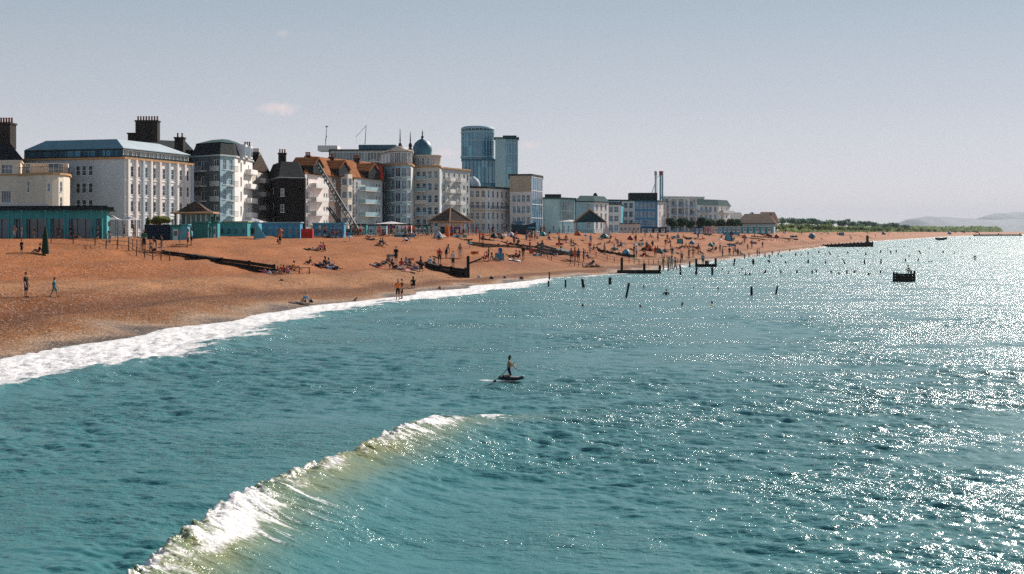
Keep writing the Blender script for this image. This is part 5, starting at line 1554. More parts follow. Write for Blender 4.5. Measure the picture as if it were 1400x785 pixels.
def skel(pose):
    """joints (x forward, y left, z up) with radii; bones (a, b, kind)"""
    J = {}; B = []
    lean = {'stand': 0, 'walk': .05, 'sit': -.18, 'lie': 0, 'bend': .5, 'crouch': .25, 'wade': .02, 'swim': .1, 'kneel': .12}[pose]
    pel = {'stand': .93, 'walk': .92, 'sit': .16, 'bend': .9, 'crouch': .34, 'wade': .93, 'swim': .93, 'kneel': .50, 'lie': .14}[pose]
    if pose == 'lie':
        J['pel'] = (0, 0, .13, .13); J['sp'] = (-.25, 0, .15, .12); J['ch'] = (-.43, 0, .18, .135); J['nk'] = (-.60, 0, .26, .055); J['hd'] = (-.74, 0, .33, .0)
        side = lambda s: {'sh': (-.50, .18 * s, .17, .062), 'el': (-.55, .34 * s, .05, .045), 'wr': (-.33, .36 * s, .05, .03), 'hp': (.04, .09 * s, .12, .085), 'kn': (.42, .11 * s, .30 if s > 0 else .1, .06), 'an': (.80, .12 * s, .06, .04), 'to': (.86, .13 * s, .17, .03)}
    else:
        c, s0 = math.cos(lean), math.sin(lean)
        up = lambda h: (h * s0, pel + h * c)
        J['pel'] = (0, 0, pel, .13)
        for k, h, r in (('sp', .24, .115), ('ch', .42, .14), ('nk', .57, .055), ('hd', .70, 0)):
            x, z = up(h); J[k] = (x, 0, z, r)
        sx, sz = up(.47)
        def side(s):
            d = {'sh': (sx, .18 * s, sz, .062)}
            if pose in ('stand', 'walk'):
                sw = .14 * s if pose == 'walk' else .03
                d['el'] = (sx - .02 + sw * .5, .24 * s, sz - .28, .044); d['wr'] = (sx + .06 + sw, .25 * s, sz - .52, .03)
            elif pose in ('wade', 'swim'): d['el'] = (sx + .08, .34 * s, sz - .2, .044); d['wr'] = (sx + .22, .42 * s, sz - .28, .03)
            elif pose == 'kneel': d['el'] = (sx + .15, .24 * s, sz - .24, .042); d['wr'] = (sx + .34, (.06 + .05 * s), sz - .22 - .18 * (s > 0), .03)
            elif pose == 'sit': d['el'] = (sx - .12, .25 * s, sz - .26, .044); d['wr'] = (sx - .22 if s > 0 else .30, .27 * s, .06 if s > 0 else .42, .03)
            elif pose == 'bend': d['el'] = (sx + .08, .2 * s, sz - .28, .044); d['wr'] = (sx + .16, .16 * s, sz - .5, .03)
            else: d['el'] = (sx + .16, .22 * s, sz - .2, .044); d['wr'] = (sx + .34, .12 * s, sz - .28, .03)
            d['hp'] = (0, .09 * s, pel - .03, .088)
            if pose == 'walk': d['kn'] = (.16 * s + .05, .1 * s, .5, .06); d['an'] = (.30 * s - .05, .1 * s, .09, .042)
            elif pose == 'sit': d['kn'] = (.38, .13 * s, .42 if s > 0 else .30, .06); d['an'] = (.66, .12 * s, .07, .042)
            elif pose == 'crouch': d['kn'] = (.34, .16 * s, .42, .062); d['an'] = (.10, .14 * s, .09, .042)
            elif pose == 'kneel': d['kn'] = (.16, .11 * s, .09, .06); d['an'] = (-.26, .11 * s, .07, .042)
            else: d['kn'] = (.02, .11 * s, .5, .06); d['an'] = (-.01, .11 * s, .09, .042)
            ax, ay, az = d['an'][:3]
            d['to'] = (ax + (.17 if pose != 'kneel' else -.14), ay * 1.05, az - .045 if pose != 'kneel' else az - .03, .032)
            return d
    for s, n in ((1, 'L'), (-1, 'R')):
        for k, v in side(s).items(): J[k + n] = v
        # a hand: palm, four fingers, thumb
        w, e = Vector(J['wr' + n][:3]), Vector(J['el' + n][:3]); dr = (w - e).normalized()
        lat = dr.cross(Vector((0, 1, 0)) if abs(dr.y) < .8 else Vector((1, 0, 0))).normalized()
        pm = w + dr * .06; J['pm' + n] = (*pm, .026)
        B += [('wr' + n, 'pm' + n, 'skin')]
        for i, l in enumerate((.075, .085, .08, .062)):
            off = lat * (i - 1.5) * .021
            k1, k2 = pm + dr * .045 + off, pm + dr * (.045 + l * .6) + off * 1.15 + Vector((0, -.012 * s, -.004))
            k3 = k2 + dr * l * .35 + Vector((0, -.022 * s, -.008))
            J[f'f{i}a' + n] = (*k1, .010); J[f'f{i}b' + n] = (*k2, .009); J[f'f{i}c' + n] = (*k3, .007)
            B += [('pm' + n, f'f{i}a' + n, 'skin'), (f'f{i}a' + n, f'f{i}b' + n, 'skin'), (f'f{i}b' + n, f'f{i}c' + n, 'skin')]
        th = w + dr * .035 + lat * .035; J['t0' + n] = (*th, .012); J['t1' + n] = (*(th + dr * .045 + lat * .018), .009)
        B += [('pm' + n, 't0' + n, 'skin'), ('t0' + n, 't1' + n, 'skin')]
        B += [('ch', 'sh' + n, 'top'), ('sh' + n, 'el' + n, 'top'), ('el' + n, 'wr' + n, 'sleeve'), ('pel', 'hp' + n, 'bot'), ('hp' + n, 'kn' + n, 'bot'), ('kn' + n, 'an' + n, 'shin'), ('an' + n, 'to' + n, 'shoe')]
    B += [('pel', 'sp', 'mid'), ('sp', 'ch', 'top'), ('ch', 'nk', 'top2')]
    return J, B

def make_body(pose):
    J, B = skel(pose)
    names = [k for k in J if k != 'hd']; names.remove('pel'); names = ['pel'] + names; ix = {k: i for i, k in enumerate(names)}
    me = bpy.data.meshes.new('b'); me.from_pydata([J[k][:3] for k in names], [(ix[a], ix[b]) for a, b, _ in B], [])
    o = bpy.data.objects.new('b', me); C.objects.link(o)
    md = o.modifiers.new('s', 'SKIN'); md.branch_smoothing = .6
    sv = me.skin_vertices[0].data
    for k in names:
        r = J[k][3] * (1.22 if J[k][3] > .028 else 1.0); sv[ix[k]].radius = (r, r * (1.0 if k not in ('ch', 'sp', 'pel') else 1.15))
    sv[0].use_root = True
    m2 = o.modifiers.new('u', 'SUBSURF'); m2.levels = 1
    dg = bpy.context.evaluated_depsgraph_get(); ev = o.evaluated_get(dg); em = bpy.data.meshes.new_from_object(ev)
    bpy.data.objects.remove(o)
    V = np.array([v.co[:] for v in em.vertices]); Fc = [tuple(p.vertices) for p in em.polygons]
    # slots: 0 skin, 1 top, 2 bottom, 3 hair, 4 shoe
    seg = [(np.array(J[a][:3]), np.array(J[b][:3]), k) for a, b, k in B]
    mi = []
    for f in Fc:
        c = V[list(f)].mean(0); best = 9; kk = 'skin'; tt = 0
        for a, b, k in seg:
            ab = b - a; t_ = np.clip(np.dot(c - a, ab) / np.dot(ab, ab), 0, 1); dd = np.linalg.norm(c - a - ab * t_)
            if dd < best: best = dd; kk = k; tt = t_
        mi.append({'skin': 0, 'top': 1, 'sleeve': 0, 'top2': 1 if tt < .6 else 0, 'mid': 1 if tt > .35 else 2, 'bot': 2, 'shin': 0 if tt > .0 else 2, 'shoe': 4}[kk])
    # head: an ellipsoid with nose, ears and brow, seated on the neck
    h = Vector(J['hd'][:3]); nk = Vector(J['nk'][:3]); d = (h - nk).normalized()
    if pose == 'lie': fw = Vector((.35, 0, .94))
    else: fw = Vector((math.cos(.15), 0, -math.sin(.15)))
    upv = (d - fw * d.dot(fw)).normalized(); lf = upv.cross(fw)
    nu, nv = 12, 9; hv = []
    for j in range(nv):
        th = math.pi * j / (nv - 1)
        for i in range(nu):
            ph = 2 * math.pi * i / nu
            x, y, z = math.sin(th) * math.cos(ph), math.sin(th) * math.sin(ph), math.cos(th)
            sx = .098; 
            if z < -.2: sx *= 1 - .18 * (-z - .2); 
            wy = .076 * (1 - .22 * max(0, -z))
            px_ = x * sx; 
            if x > .8 and abs(y) < .3 and -.25 < z < .1: px_ += .022           # nose
            if x > .6 and abs(abs(y) - .42) < .2 and 0 < z < .35: px_ -= .010   # eye sockets
            if x > .75 and abs(y) < .35 and -.62 < z < -.4: px_ += .004         # mouth
            py_ = y * wy + (.012 * np.sign(y) if abs(y) > .9 and -.25 < z < .2 else 0)   # ears
            hv.append(h + fw * (px_ + .012) + lf * py_ + upv * (z * .122 + .015))
    b0 = len(V); V = np.vstack([V, np.array([v[:] for v in hv])])
    for j in range(nv - 1):
        for i in range(nu):
            Fc.append((b0 + j * nu + i, b0 + (j + 1) * nu + i, b0 + (j + 1) * nu + (i + 1) % nu, b0 + j * nu + (i + 1) % nu)); mi.append(0)
    out = bpy.data.meshes.new('person'); out.from_pydata(V.tolist(), [], Fc); out.polygons.foreach_set('material_index', mi); out.polygons.foreach_set('use_smooth', [True] * len(Fc)); out.update()
    for _ in range(5): out.materials.append(skin_m)
    # hair: a cap over the back and top of the head
    def hair(long):
        vs = []; fs = []
        for j in range(7):
            th = math.pi * (.02 + (.62 if not long else .80) * j / 6)
            for i in range(nu):
                ph = 2 * math.pi * i / nu; x, y, z = math.sin(th) * math.cos(ph), math.sin(th) * math.sin(ph), math.cos(th)
                k = 1.10
                if x > .35 and z < .55: k = .86 
                vs.append(h + fw * (x * .098 * k + .006) + lf * (y * .078 * k) + upv * (z * .125 * (1.08 if z > 0 else 1.05) + .018 - (.10 * max(0, -z) if long and x < .3 else 0)))
        for j in range(6):
            for i in range(nu): fs.append((j * nu + i, (j + 1) * nu + i, (j + 1) * nu + (i + 1) % nu, j * nu + (i + 1) % nu))
        fs.append(tuple(range(nu)))
        hm_ = bpy.data.meshes.new('hair'); hm_.from_pydata([v[:] for v in vs], [], fs); hm_.polygons.foreach_set('use_smooth', [True] * len(fs)); hm_.materials.append(hair_m); hm_.update(); return hm_
    return out, hair(False), hair(True)
_body = {}
def person(q_, rz, pose, top, bot, scale=1.0, sink=0.0, hair=0, shoes='black'):
    if pose not in _body: _body[pose] = make_body(pose)
    me, h0, h1 = _body[pose]
    o = bpy.data.objects.new('person', me); C.objects.link(o)
    for i, m_ in ((1, cloth(top)), (2, cloth(bot)), (4, cloth(shoes))):
        o.material_slots[i].link = 'OBJECT'; o.material_slots[i].material = m_
    o.location = (q_.x, q_.y, q_.z - sink); o.rotation_euler = (0, 0, rz); o.scale = (scale,) * 3
    hb = bpy.data.objects.new('hair', h1 if hair else h0); C.objects.link(hb); hb.parent = o
    return o

LM = [(35, 405, 'on the open lower shingle'), (90, 330, 'near the turquoise shop'), (205, 335, 'by the rail fence below the navy hoarding'), (258, 330, 'by the pale aqua kiosk'), (383, 330, 'in front of the long blue hut'),
      (433, 342, 'on bare shingle below the red box'), (385, 370, 'at the low end of the long dark groyne'), (450, 362, 'beside the long dark groyne end'), (415, 410, 'low on the beach near the foam'), (546, 405, 'at the foam edge'), (545, 362, 'in the gathering left of the tall post groyne'),
      (605, 356, 'by the tall post groyne'), (520, 330, 'above the gathering, under the kiosks'), (560, 318, 'in the promenade crowd before the grand building'), (480, 318, 'in the promenade crowd under the booms'), (614, 318, 'by the hexagonal shelter'), (660, 325, 'right of the hexagonal shelter'), (672, 350, 'at the orange awning tent'),
      (706, 350, 'by the blue windbreak'), (726, 325, 'in front of the beached boat'), (795, 345, 'by the stepped stone block'), (812, 362, 'at the foot of the rail fence'), (780, 330, 'above the stepped stone block'), (826, 322, 'by the dark green tent'), (855, 340, 'by the light blue dome tent'),
      (887, 338, 'by the orange dome tent'), (880, 325, 'on the upper beach below the cream huts'), (905, 350, 'between the orange dome and the sea'), (930, 328, 'by the teal box tent'), (940, 342, 'on the mid beach below the dark hedge trees'), (960, 358, 'at the bathing frame'), (1000, 325, 'by the blue windbreaks'), (1000, 345, 'near the far swash'),
      (1035, 340, 'where the far beach narrows'), (1080, 325, 'along the thin post line'), (1150, 322, 'behind the black groyne'), (1230, 320, 'on the distant beach'), (1300, 320, 'at the far end of the beach')]
LMsea = [(800, 415, 'in the water left of the leaning stump'), (880, 395, 'in the water right of the leaning stump'), (930, 415, 'in the open water below the stumps'), (1000, 370, 'among the middle stumps'), (960, 385, 'in the water before the bathing frame'), (1100, 385, 'in the glitter below the stump lines'), (1180, 350, 'among the far stumps'), (1333, 355, 'far out in the glitter'), (1250, 340, 'in the sea beyond the dark dolphin'), (1080, 345, 'in the shallows of the far beach')]
VERB = {'stand': 'standing', 'walk': 'walking', 'sit': 'sitting', 'lie': 'lying', 'bend': 'bending', 'crouch': 'crouching', 'wade': 'wading', 'swim': 'swimming', 'kneel': 'kneeling'}
people = []     # (x, foot y, pose, top, bottom, heading deg, size, hair)
def add(*a): people.append(a)
add(35.5, 407.5, 'stand', 'black', 'navy', -10, 1.04, 0)
add(74, 406.5, 'walk', 'teal', 'teal', 0, .82, 1)
add(29.5, 348, 'stand', 'black', 'black', 60, .8, 0); add(53, 347, 'sit', 'black', 'grey', 200, 1, 0)
add(197, 343, 'stand', 'green', 'black', 250, 1.35, 1); add(208, 345, 'sit', 'grey', 'black', 20, 1.1, 0); add(214, 343, 'bend', 'black', 'tan', 190, 1.0, 0); add(221, 345, 'stand', 'black', 'grey', 180, 1.1, 0)
add(257, 338, 'stand', 'orange', 'black', 200, 1.3, 1); add(262, 336, 'stand', 'light blue', 'navy', 180, 1.25, 0)
add(383, 335, 'stand', 'orange', 'black', 240, 1.15, 1); add(379, 334, 'crouch', 'tan', 'black', 0, 1, 0)
for a in ((420, 342.5, 'lie', 'black', 'green', 200), (430, 343, 'lie', 'bare', 'tan', 20), (438, 343.5, 'sit', 'pink', 'black', 250), (442.5, 343.5, 'sit', 'red', 'navy', 290),
          (423, 362, 'sit', 'black', 'navy', 200), (443, 365, 'sit', 'black', 'grey', 150), (451, 367, 'sit', 'blue', 'grey', 30), (436, 365, 'lie', 'navy', 'navy', 185), (456, 369, 'lie', 'light blue', 'navy', 10),
          (379, 376, 'sit', 'navy', 'black', 260), (386, 376, 'crouch', 'red', 'black', 230), (393, 375, 'sit', 'pink', 'grey', 300), (400, 369, 'sit', 'yellow', 'grey', 180), (404, 369, 'sit', 'orange', 'tan', 0), (372, 374, 'lie', 'grey', 'grey', 0), (388, 374, 'sit', 'brown', 'brown', 90),
          (417, 415, 'sit', 'light blue', 'brown', 250),
          (544, 411, 'stand', 'orange', 'black', 260), (549.5, 410, 'stand', 'brown', 'black', 200),
          (566, 395, 'crouch', 'black', 'black', 120), (513, 365, 'lie', 'navy', 'white', 190), (519, 363, 'lie', 'green', 'tan', 200), (528, 363, 'sit', 'black', 'grey', 200), (533, 361, 'sit', 'grey', 'tan', 320), (541.5, 360, 'stand', 'black', 'black', 250), (538, 368, 'sit', 'black', 'black', 30), (544, 368, 'lie', 'pink', 'white', 10), (554, 364, 'sit', 'light blue', 'navy', 230), (557, 366, 'sit', 'grey', 'grey', 10), (562, 366, 'sit', 'black', 'tan', 330), (564, 369, 'lie', 'blue', 'bare', 180), (574, 363, 'sit', 'navy', 'black', 200), (577, 364, 'sit', 'tan', 'black', 0), (576, 372, 'crouch', 'black', 'brown', 90), (570, 367, 'lie', 'bare', 'red', 200), (549, 366, 'sit', 'red', 'tan', 90),
          (587.5, 363, 'sit', 'light blue', 'navy', 250), (592, 366, 'sit', 'green', 'black', 200), (601, 361, 'stand', 'red', 'black', 270), (610, 354, 'bend', 'tan', 'black', 45), (619.5, 366, 'stand', 'white', 'black', 240), (629, 354, 'stand', 'tan', 'white', 100),
          (519.5, 336, 'sit', 'black', 'black', 240), (524, 336, 'sit', 'navy', 'black', 320), (503, 327, 'sit', 'orange', 'tan', 0), (508, 329, 'lie', 'black', 'navy', 10), (557, 331, 'sit', 'blue', 'navy', 200),
          (656, 331, 'stand', 'red', 'black', 200), (660.5, 332, 'stand', 'orange', 'navy', 260), (668, 358, 'stand', 'black', 'black', 180), (664, 356, 'sit', 'red', 'brown', 190), (674, 357, 'sit', 'light blue', 'tan', 20), (684, 356, 'stand', 'blue', 'blue', 120),
          (701, 352, 'lie', 'black', 'black', 0), (704.5, 353, 'sit', 'red', 'black', 200), (709, 354, 'sit', 'black', 'black', 170), (715.5, 356, 'stand', 'black', 'tan', 230), (708.6, 334, 'sit', 'black', 'grey', 100),
          (720, 328, 'stand', 'purple', 'black', 200), (724, 329, 'stand', 'white', 'navy', 290), (727, 329.5, 'stand', 'green', 'red', 240), (731, 329, 'stand', 'red', 'blue', 10), (735, 327, 'sit', 'white', 'navy', 100),
          (769, 329, 'lie', 'brown', 'black', 190), (774, 330, 'sit', 'grey', 'tan', 0), (782, 335, 'crouch', 'black', 'blue', 200), (785, 336, 'sit', 'navy', 'black', 20),
          (791, 358, 'stand', 'blue', 'black', 240), (798, 358.5, 'stand', 'black', 'black', 190), (781, 358, 'stand', 'grey', 'navy', 90), (804, 355, 'sit', 'blue', 'tan', 40), (786, 357, 'stand', 'orange', 'orange', 30),
          (810, 363, 'sit', 'black', 'grey', 210), (815, 366, 'lie', 'black', 'brown', 10), (807, 366, 'lie', 'brown', 'bare', 190), (811, 343, 'sit', 'black', 'tan', 150), (817, 343, 'sit', 'brown', 'black', 30), (835, 327, 'sit', 'brown', 'tan', 100),
          (842, 330, 'sit', 'tan', 'black', 20), (852, 334, 'lie', 'black', 'grey', 30), (833, 333, 'sit', 'black', 'tan', 200), (848, 338, 'sit', 'black', 'black', 180),
          (867, 350, 'stand', 'black', 'brown', 200), (870, 352, 'stand', 'light blue', 'black', 340), (869, 333, 'stand', 'black', 'navy', 90), (878, 331, 'sit', 'navy', 'black', 180), (879, 352, 'sit', 'black', 'red', 200), (883, 352, 'sit', 'black', 'tan', 20), (882, 324, 'stand', 'green', 'black', 200), (890, 325, 'sit', 'purple', 'tan', 20), (899, 329, 'stand', 'navy', 'navy', 180), (896, 352, 'stand', 'red', 'brown', 100), (892, 342, 'stand', 'navy', 'black', 250), (898, 345, 'crouch', 'green', 'black', 10),
          (907, 370, 'stand', 'green', 'bare', 200), (914, 371, 'stand', 'yellow', 'teal', 200), (919, 352, 'stand', 'black', 'teal', 250), (918, 369, 'stand', 'light blue', 'tan', 100), (923, 371, 'walk', 'black', 'blue', 10), (917, 342, 'stand', 'red', 'black', 180), (942, 354, 'stand', 'green', 'brown', 200), (947.5, 352, 'stand', 'bare', 'orange', 20), (932, 359, 'stand', 'tan', 'black', 100),
          (927, 340, 'lie', 'black', 'brown', 200), (932, 339.5, 'sit', 'black', 'navy', 200), (936, 339.5, 'sit', 'brown', 'black', 180), (939.5, 339.5, 'sit', 'black', 'tan', 10), (943, 339, 'sit', 'navy', 'red', 0), (947, 339, 'sit', 'grey', 'black', 340), (935, 326, 'sit', 'black', 'black', 0), (954.5, 328, 'stand', 'blue', 'black', 230), (961, 328, 'sit', 'red', 'navy', 0), (950, 327, 'lie', 'light blue', 'navy', 20),
          (954.6, 346, 'stand', 'black', 'red', 200), (958, 348, 'sit', 'navy', 'tan', 20), (978.7, 342.5, 'sit', 'black', 'black', 100), (984.5, 345, 'stand', 'black', 'navy', 200), (991, 338, 'lie', 'black', 'blue', 20), (974, 343, 'sit', 'tan', 'black', 200), (970, 346, 'sit', 'purple', 'tan', 0),
          (961, 363, 'stand', 'light blue', 'black', 250), (988, 351, 'stand', 'bare', 'blue', 200),
          (997.4, 350, 'stand', 'navy', 'red', 240), (1003, 350, 'stand', 'pink', 'black', 180), (1008.6, 350.5, 'stand', 'green', 'black', 90), (1013, 349, 'sit', 'black', 'blue', 20), (1022, 342, 'stand', 'tan', 'navy', 20), (1007, 334.5, 'sit', 'black', 'black', 200), (1010, 334.5, 'sit', 'brown', 'grey', 10), (1014, 334.5, 'sit', 'grey', 'black', 200), (1018, 334, 'stand', 'tan', 'tan', 100), (1028, 340, 'stand', 'blue', 'brown', 200), (1035.5, 350, 'stand', 'pink', 'navy', 200), (1038, 350, 'stand', 'white', 'blue', 0), (1010, 324, 'sit', 'blue', 'navy', 0), (1036, 327, 'lie', 'green', 'black', 0),
          # promenade crowd
          (437, 322, 'stand', 'white', 'black', 200), (444, 322, 'stand', 'tan', 'navy', 100), (450, 321, 'sit', 'brown', 'navy', 200), (456, 321, 'stand', 'black', 'black', 0), (461, 321, 'stand', 'purple', 'black', 200), (467, 322, 'sit', 'blue', 'grey', 90), (483, 323, 'stand', 'red', 'navy', 180), (487, 324, 'stand', 'green', 'black', 200), (496, 323, 'sit', 'teal', 'blue', 180), (514, 323, 'stand', 'light blue', 'white', 200), (519, 324, 'stand', 'orange', 'red', 260), (524, 323, 'sit', 'navy', 'black', 0), (532, 323, 'stand', 'red', 'tan', 200), (536, 323, 'stand', 'brown', 'black', 10), (543, 323, 'stand', 'black', 'teal', 200), (549, 323, 'stand', 'pink', 'green', 180), (554, 324, 'stand', 'purple', 'navy', 200), (560, 323, 'stand', 'red', 'black', 90), (565, 324, 'sit', 'teal', 'navy', 0), (572, 322, 'stand', 'black', 'purple', 200), (577, 323, 'stand', 'blue', 'black', 180), (583, 323, 'sit', 'green', 'grey', 0), (590, 322, 'stand', 'grey', 'navy', 200), (619, 323, 'sit', 'red', 'black', 180), (625, 322, 'stand', 'blue', 'navy', 200), (634, 322, 'stand', 'light blue', 'black', 10), (641, 322, 'stand', 'purple', 'red', 200), (647, 322, 'stand', 'black', 'black', 180), (690, 321, 'stand', 'navy', 'blue', 200), (699, 320, 'stand', 'purple', 'black', 0), (743, 319, 'stand', 'black', 'black', 100), (757, 319, 'stand', 'navy', 'teal', 200),
          # shop front
          (20, 323, 'stand', 'tan', 'white', 260), (30, 323, 'stand', 'tan', 'white', 200), (47, 323, 'stand', 'brown', 'tan', 180), (80, 324, 'stand', 'brown', 'black', 240), (97, 325, 'stand', 'black', 'black', 200), (103, 325, 'sit', 'grey', 'black', 0), (134, 328, 'stand', 'black', 'navy', 200), (150, 332, 'stand', 'grey', 'grey', 260), (170, 325, 'stand', 'brown', 'black', 180), (183, 325, 'stand', 'black', 'brown', 0)):
    add(*a, 1.0, len(people) % 2)
rg = random.Random(21)
cols = ['black', 'navy', 'blue', 'white', 'red', 'grey', 'brown', 'tan', 'green', 'teal', 'purple', 'light blue']
for k in range(30):
    f = rg.random() ** 1.1; x = 1040 + 280 * f
    top_ = 318.5; bot_ = 316 + 22 * (1 - f) ** 1.6 + 3.2
    y = top_ + (bot_ - top_) * rg.random() ** 1.3
    add(x, y, rg.choice(['stand', 'sit', 'sit', 'stand', 'lie']), rg.choice(cols), rg.choice(cols[:8]), rg.uniform(0, 360), 1.0, k % 2)
for k in range(22):
    x = rg.uniform(476, 760); add(x, 322.6 - (x - 476) * .006 + rg.uniform(0, 1.5), rg.choice(['stand', 'stand', 'sit']), rg.choice(['red', 'orange', 'black', 'navy', 'white', 'blue', 'purple', 'pink']), rg.choice(cols[:8]), rg.uniform(0, 360), 1.0, k % 2)
for k in range(50):
    x = rg.uniform(690, 1040); y0_, y1_ = 321 - (x - 690) * .006, 352 - (x - 690) * .012
    y = y0_ + (y1_ - y0_) * rg.random()
    add(x, y, rg.choice(['sit', 'sit', 'stand', 'lie', 'crouch', 'stand']), rg.choice(cols), rg.choice(cols[:8]), rg.uniform(0, 360), 1.0, k % 2)
print('people', len(people))
placed = []
for (x, y, pose, top, bot, hd, sc_, hr) in people:
    q_ = hit(x, y); q_.z = float(ground_z(q_.x, q_.y))
    if q_.z < .12: q_.z = .05
    if x < 145 and y < 327 and q_.y > 178: q_ = at(x, 177.5); q_.z = float(ground_z(q_.x, q_.y))
    if 425 < x < 475 and y < 324: q_ = at(x, 236.5); q_.z = float(ground_z(q_.x, q_.y))
    if x > 430: sc_ *= 1.3 if (y < 325 and x < 760) else (1.32 if 340 < y < 374 and x < 1000 else 1.2)
    if 540 < x < 552 and y > 400: sc_ = 1.12
    o = person(q_, math.radians(hd), pose, top, bot, sc_ * .99, -.0, hr); placed.append((o, x, y, pose, top, bot, LM, hr))
swims = [(795.5, 420, .22, 'swim', 'black'), (880, 394, .30, 'swim', 'navy'), (911, 403, .55, 'wade', 'black'), (932, 418.5, .3, 'swim', 'brown'), (974.5, 418, .35, 'swim', 'yellow'), (876.5, 420.5, .18, 'swim', 'black'), (981, 397, .3, 'swim', 'navy'), (988, 369.5, .35, 'swim', 'black'), (996.5, 374.5, .4, 'wade', 'bare'), (1015, 369.5, .35, 'swim', 'black'), (1010, 374.5, .3, 'swim', 'brown'), (1019.5, 376, .4, 'wade', 'black'), (948, 394, .2, 'swim', 'grey'),
         (1333, 356.5, 1.3, 'wade', 'black'), (1171, 372.5, .3, 'swim', 'black'), (1147, 375, .4, 'wade', 'navy'), (1068, 351, .6, 'wade', 'black'), (1096, 349, .5, 'wade', 'brown'), (1112, 352, .5, 'swim', 'black'), (1129, 349, .5, 'wade', 'navy'), (1146, 351, .4, 'swim', 'black'), (1172, 344, .6, 'wade', 'brown'), (1197, 351, .4, 'swim', 'black'), (1243, 351, .5, 'wade', 'navy'), (1256, 344, .5, 'swim', 'black'), (1305, 347, .6, 'wade', 'blue'), (1213, 341, .6, 'wade', 'black'), (1236, 338, .8, 'wade', 'red'), (1270, 340, .6, 'wade', 'brown'),
         (968, 364, 1.2, 'wade', 'brown'), (1046, 352, 1.2, 'wade', 'pink'), (1056, 349, 1.2, 'wade', 'black'), (1052, 353, 1.0, 'wade', 'blue'), (1066, 346, 1.1, 'wade', 'bare'), (1018, 354, 1.2, 'wade', 'grey'), (1024, 352, 1.2, 'wade', 'bare')]
for k, (x, y, above, pose, top) in enumerate(swims):
    q_ = sea(x, y); o = person(q_, math.radians(rg.uniform(0, 360)), pose, top, 'black', 1.0, 1.72 - above if above < 1.7 else 0, k % 2)
    placed.append((o, x, y, pose, top, 'black', LMsea, k % 2))
# the figure up on the timber dolphin
q_ = sea(1248, 385); q_.z = 11.5 * q_.y / F - .05; q_.y += .3; q_.x -= .35
o = person(q_, 3.0, 'crouch', 'yellow', 'black', .95); tag(o, 'person in a yellow top crouching on top of the dark timber dolphin', 'person')
keys = defaultdict(list)
for e in placed:
    o, x, y, pose, top, bot, lm, hr = e
    z_ = min(lm, key=lambda q: ((q[0] - x) / 1.0) ** 2 + ((q[1] - y) * 2.2) ** 2)[2]
    t_ = 'bare chested' if top == 'bare' else f'in {top}'
    b_ = '' if lm is LMsea else ('' if top == bot else (f' with bare legs' if bot == 'bare' else f' and {bot}'))
    if lm is LMsea: base = f'person {t_} {VERB[pose]} {z_}'
    else: base = f'person {t_}{b_} {VERB[pose]} {z_}'
    keys[base].append((x, o))
for base, lst in keys.items():
    lst.sort(key=lambda e: e[0])
    for i, (x, o) in enumerate(lst):
        lab = base if len(lst) == 1 else base.replace('person', ('left person', 'second person from the left', 'third person from the left', 'fourth person from the left', 'fifth person from the left', 'sixth person from the left')[min(i, 5)], 1)
        w = lab.split()
        if len(w) > 16: lab = ' '.join(lab.replace(' from the left', '').split()[:16])
        tag(o, lab, 'person', 'people bathing' if ' sea' in lab or 'water' in lab or 'stumps' in lab else 'people on the beach and promenade')

# the paddleboarder
q_ = sea(699, 521.5); q_.z += .03
root = empty('paddleboard', q_, math.radians(-24)); tag(root, 'black paddleboard carrying the kneeling paddler in open water', 'paddleboard')
n = 17; vs = []
s_ = q_.y / F; L_ = 27 * s_ * 1.9
L_ = 1.15
for i in range(n):
    f = i / (n - 1); x = -L_ / 2 + L_ * f; w = .27 * math.sin(math.pi * (.06 + .88 * f)) ** .55; zz = .10 + .16 * max(0, f - .75) ** 1.5 * 4
    for (yy, z2) in ((-1, 0), (-.8, -.07), (.8, -.07), (1, 0), (.85, .07), (-.85, .07)): vs.append((x, w * yy, zz + z2))
m = MB(); fs = [(i * 6 + k, (i + 1) * 6 + k, (i + 1) * 6 + (k + 1) % 6, i * 6 + (k + 1) % 6) for i in range(n - 1) for k in range(6)] + [tuple(range(6)), tuple((n - 1) * 6 + k for k in range(6))[::-1]]
m.add(vs, fs, 0, True); m.build('board', frame_d, root)
MB().box((0, 0, .172), (.9, .42, .012)).build('deck_pad', cloth('grey'), root)
o = person(q_ + Vector((-.12, 0, .17)), math.radians(-4), 'kneel', 'tan', 'navy', .70, 0, 1); tag(o, 'long haired paddler in tan top kneeling on the black paddleboard', 'person')
pr = empty('paddle', q_ + Vector((-.12, 0, .17))); tag(pr, 'thin dark paddle held by the kneeling paddler, blade in the water', 'paddle')
pr.rotation_euler = (0, 0, math.radians(-4))
a_, c_ = Vector((.27, .03, .62)), Vector((-.50, -.25, -.10))
MB().bar(a_, c_, .016, 6).bar(a_ + Vector((0, -.05, 0)), a_ + Vector((0, .05, 0)), .018, 6).build('shaft', frame_d, pr)
dd = (c_ - a_).normalized(); m = MB()
m.box((0, 0, 0), (.02, .11, .26)); bl = m.build('blade', frame_d, pr); bl.location = c_ + dd * .30; bl.rotation_euler = (dd * -1).to_track_quat('Z', 'Y').to_euler()

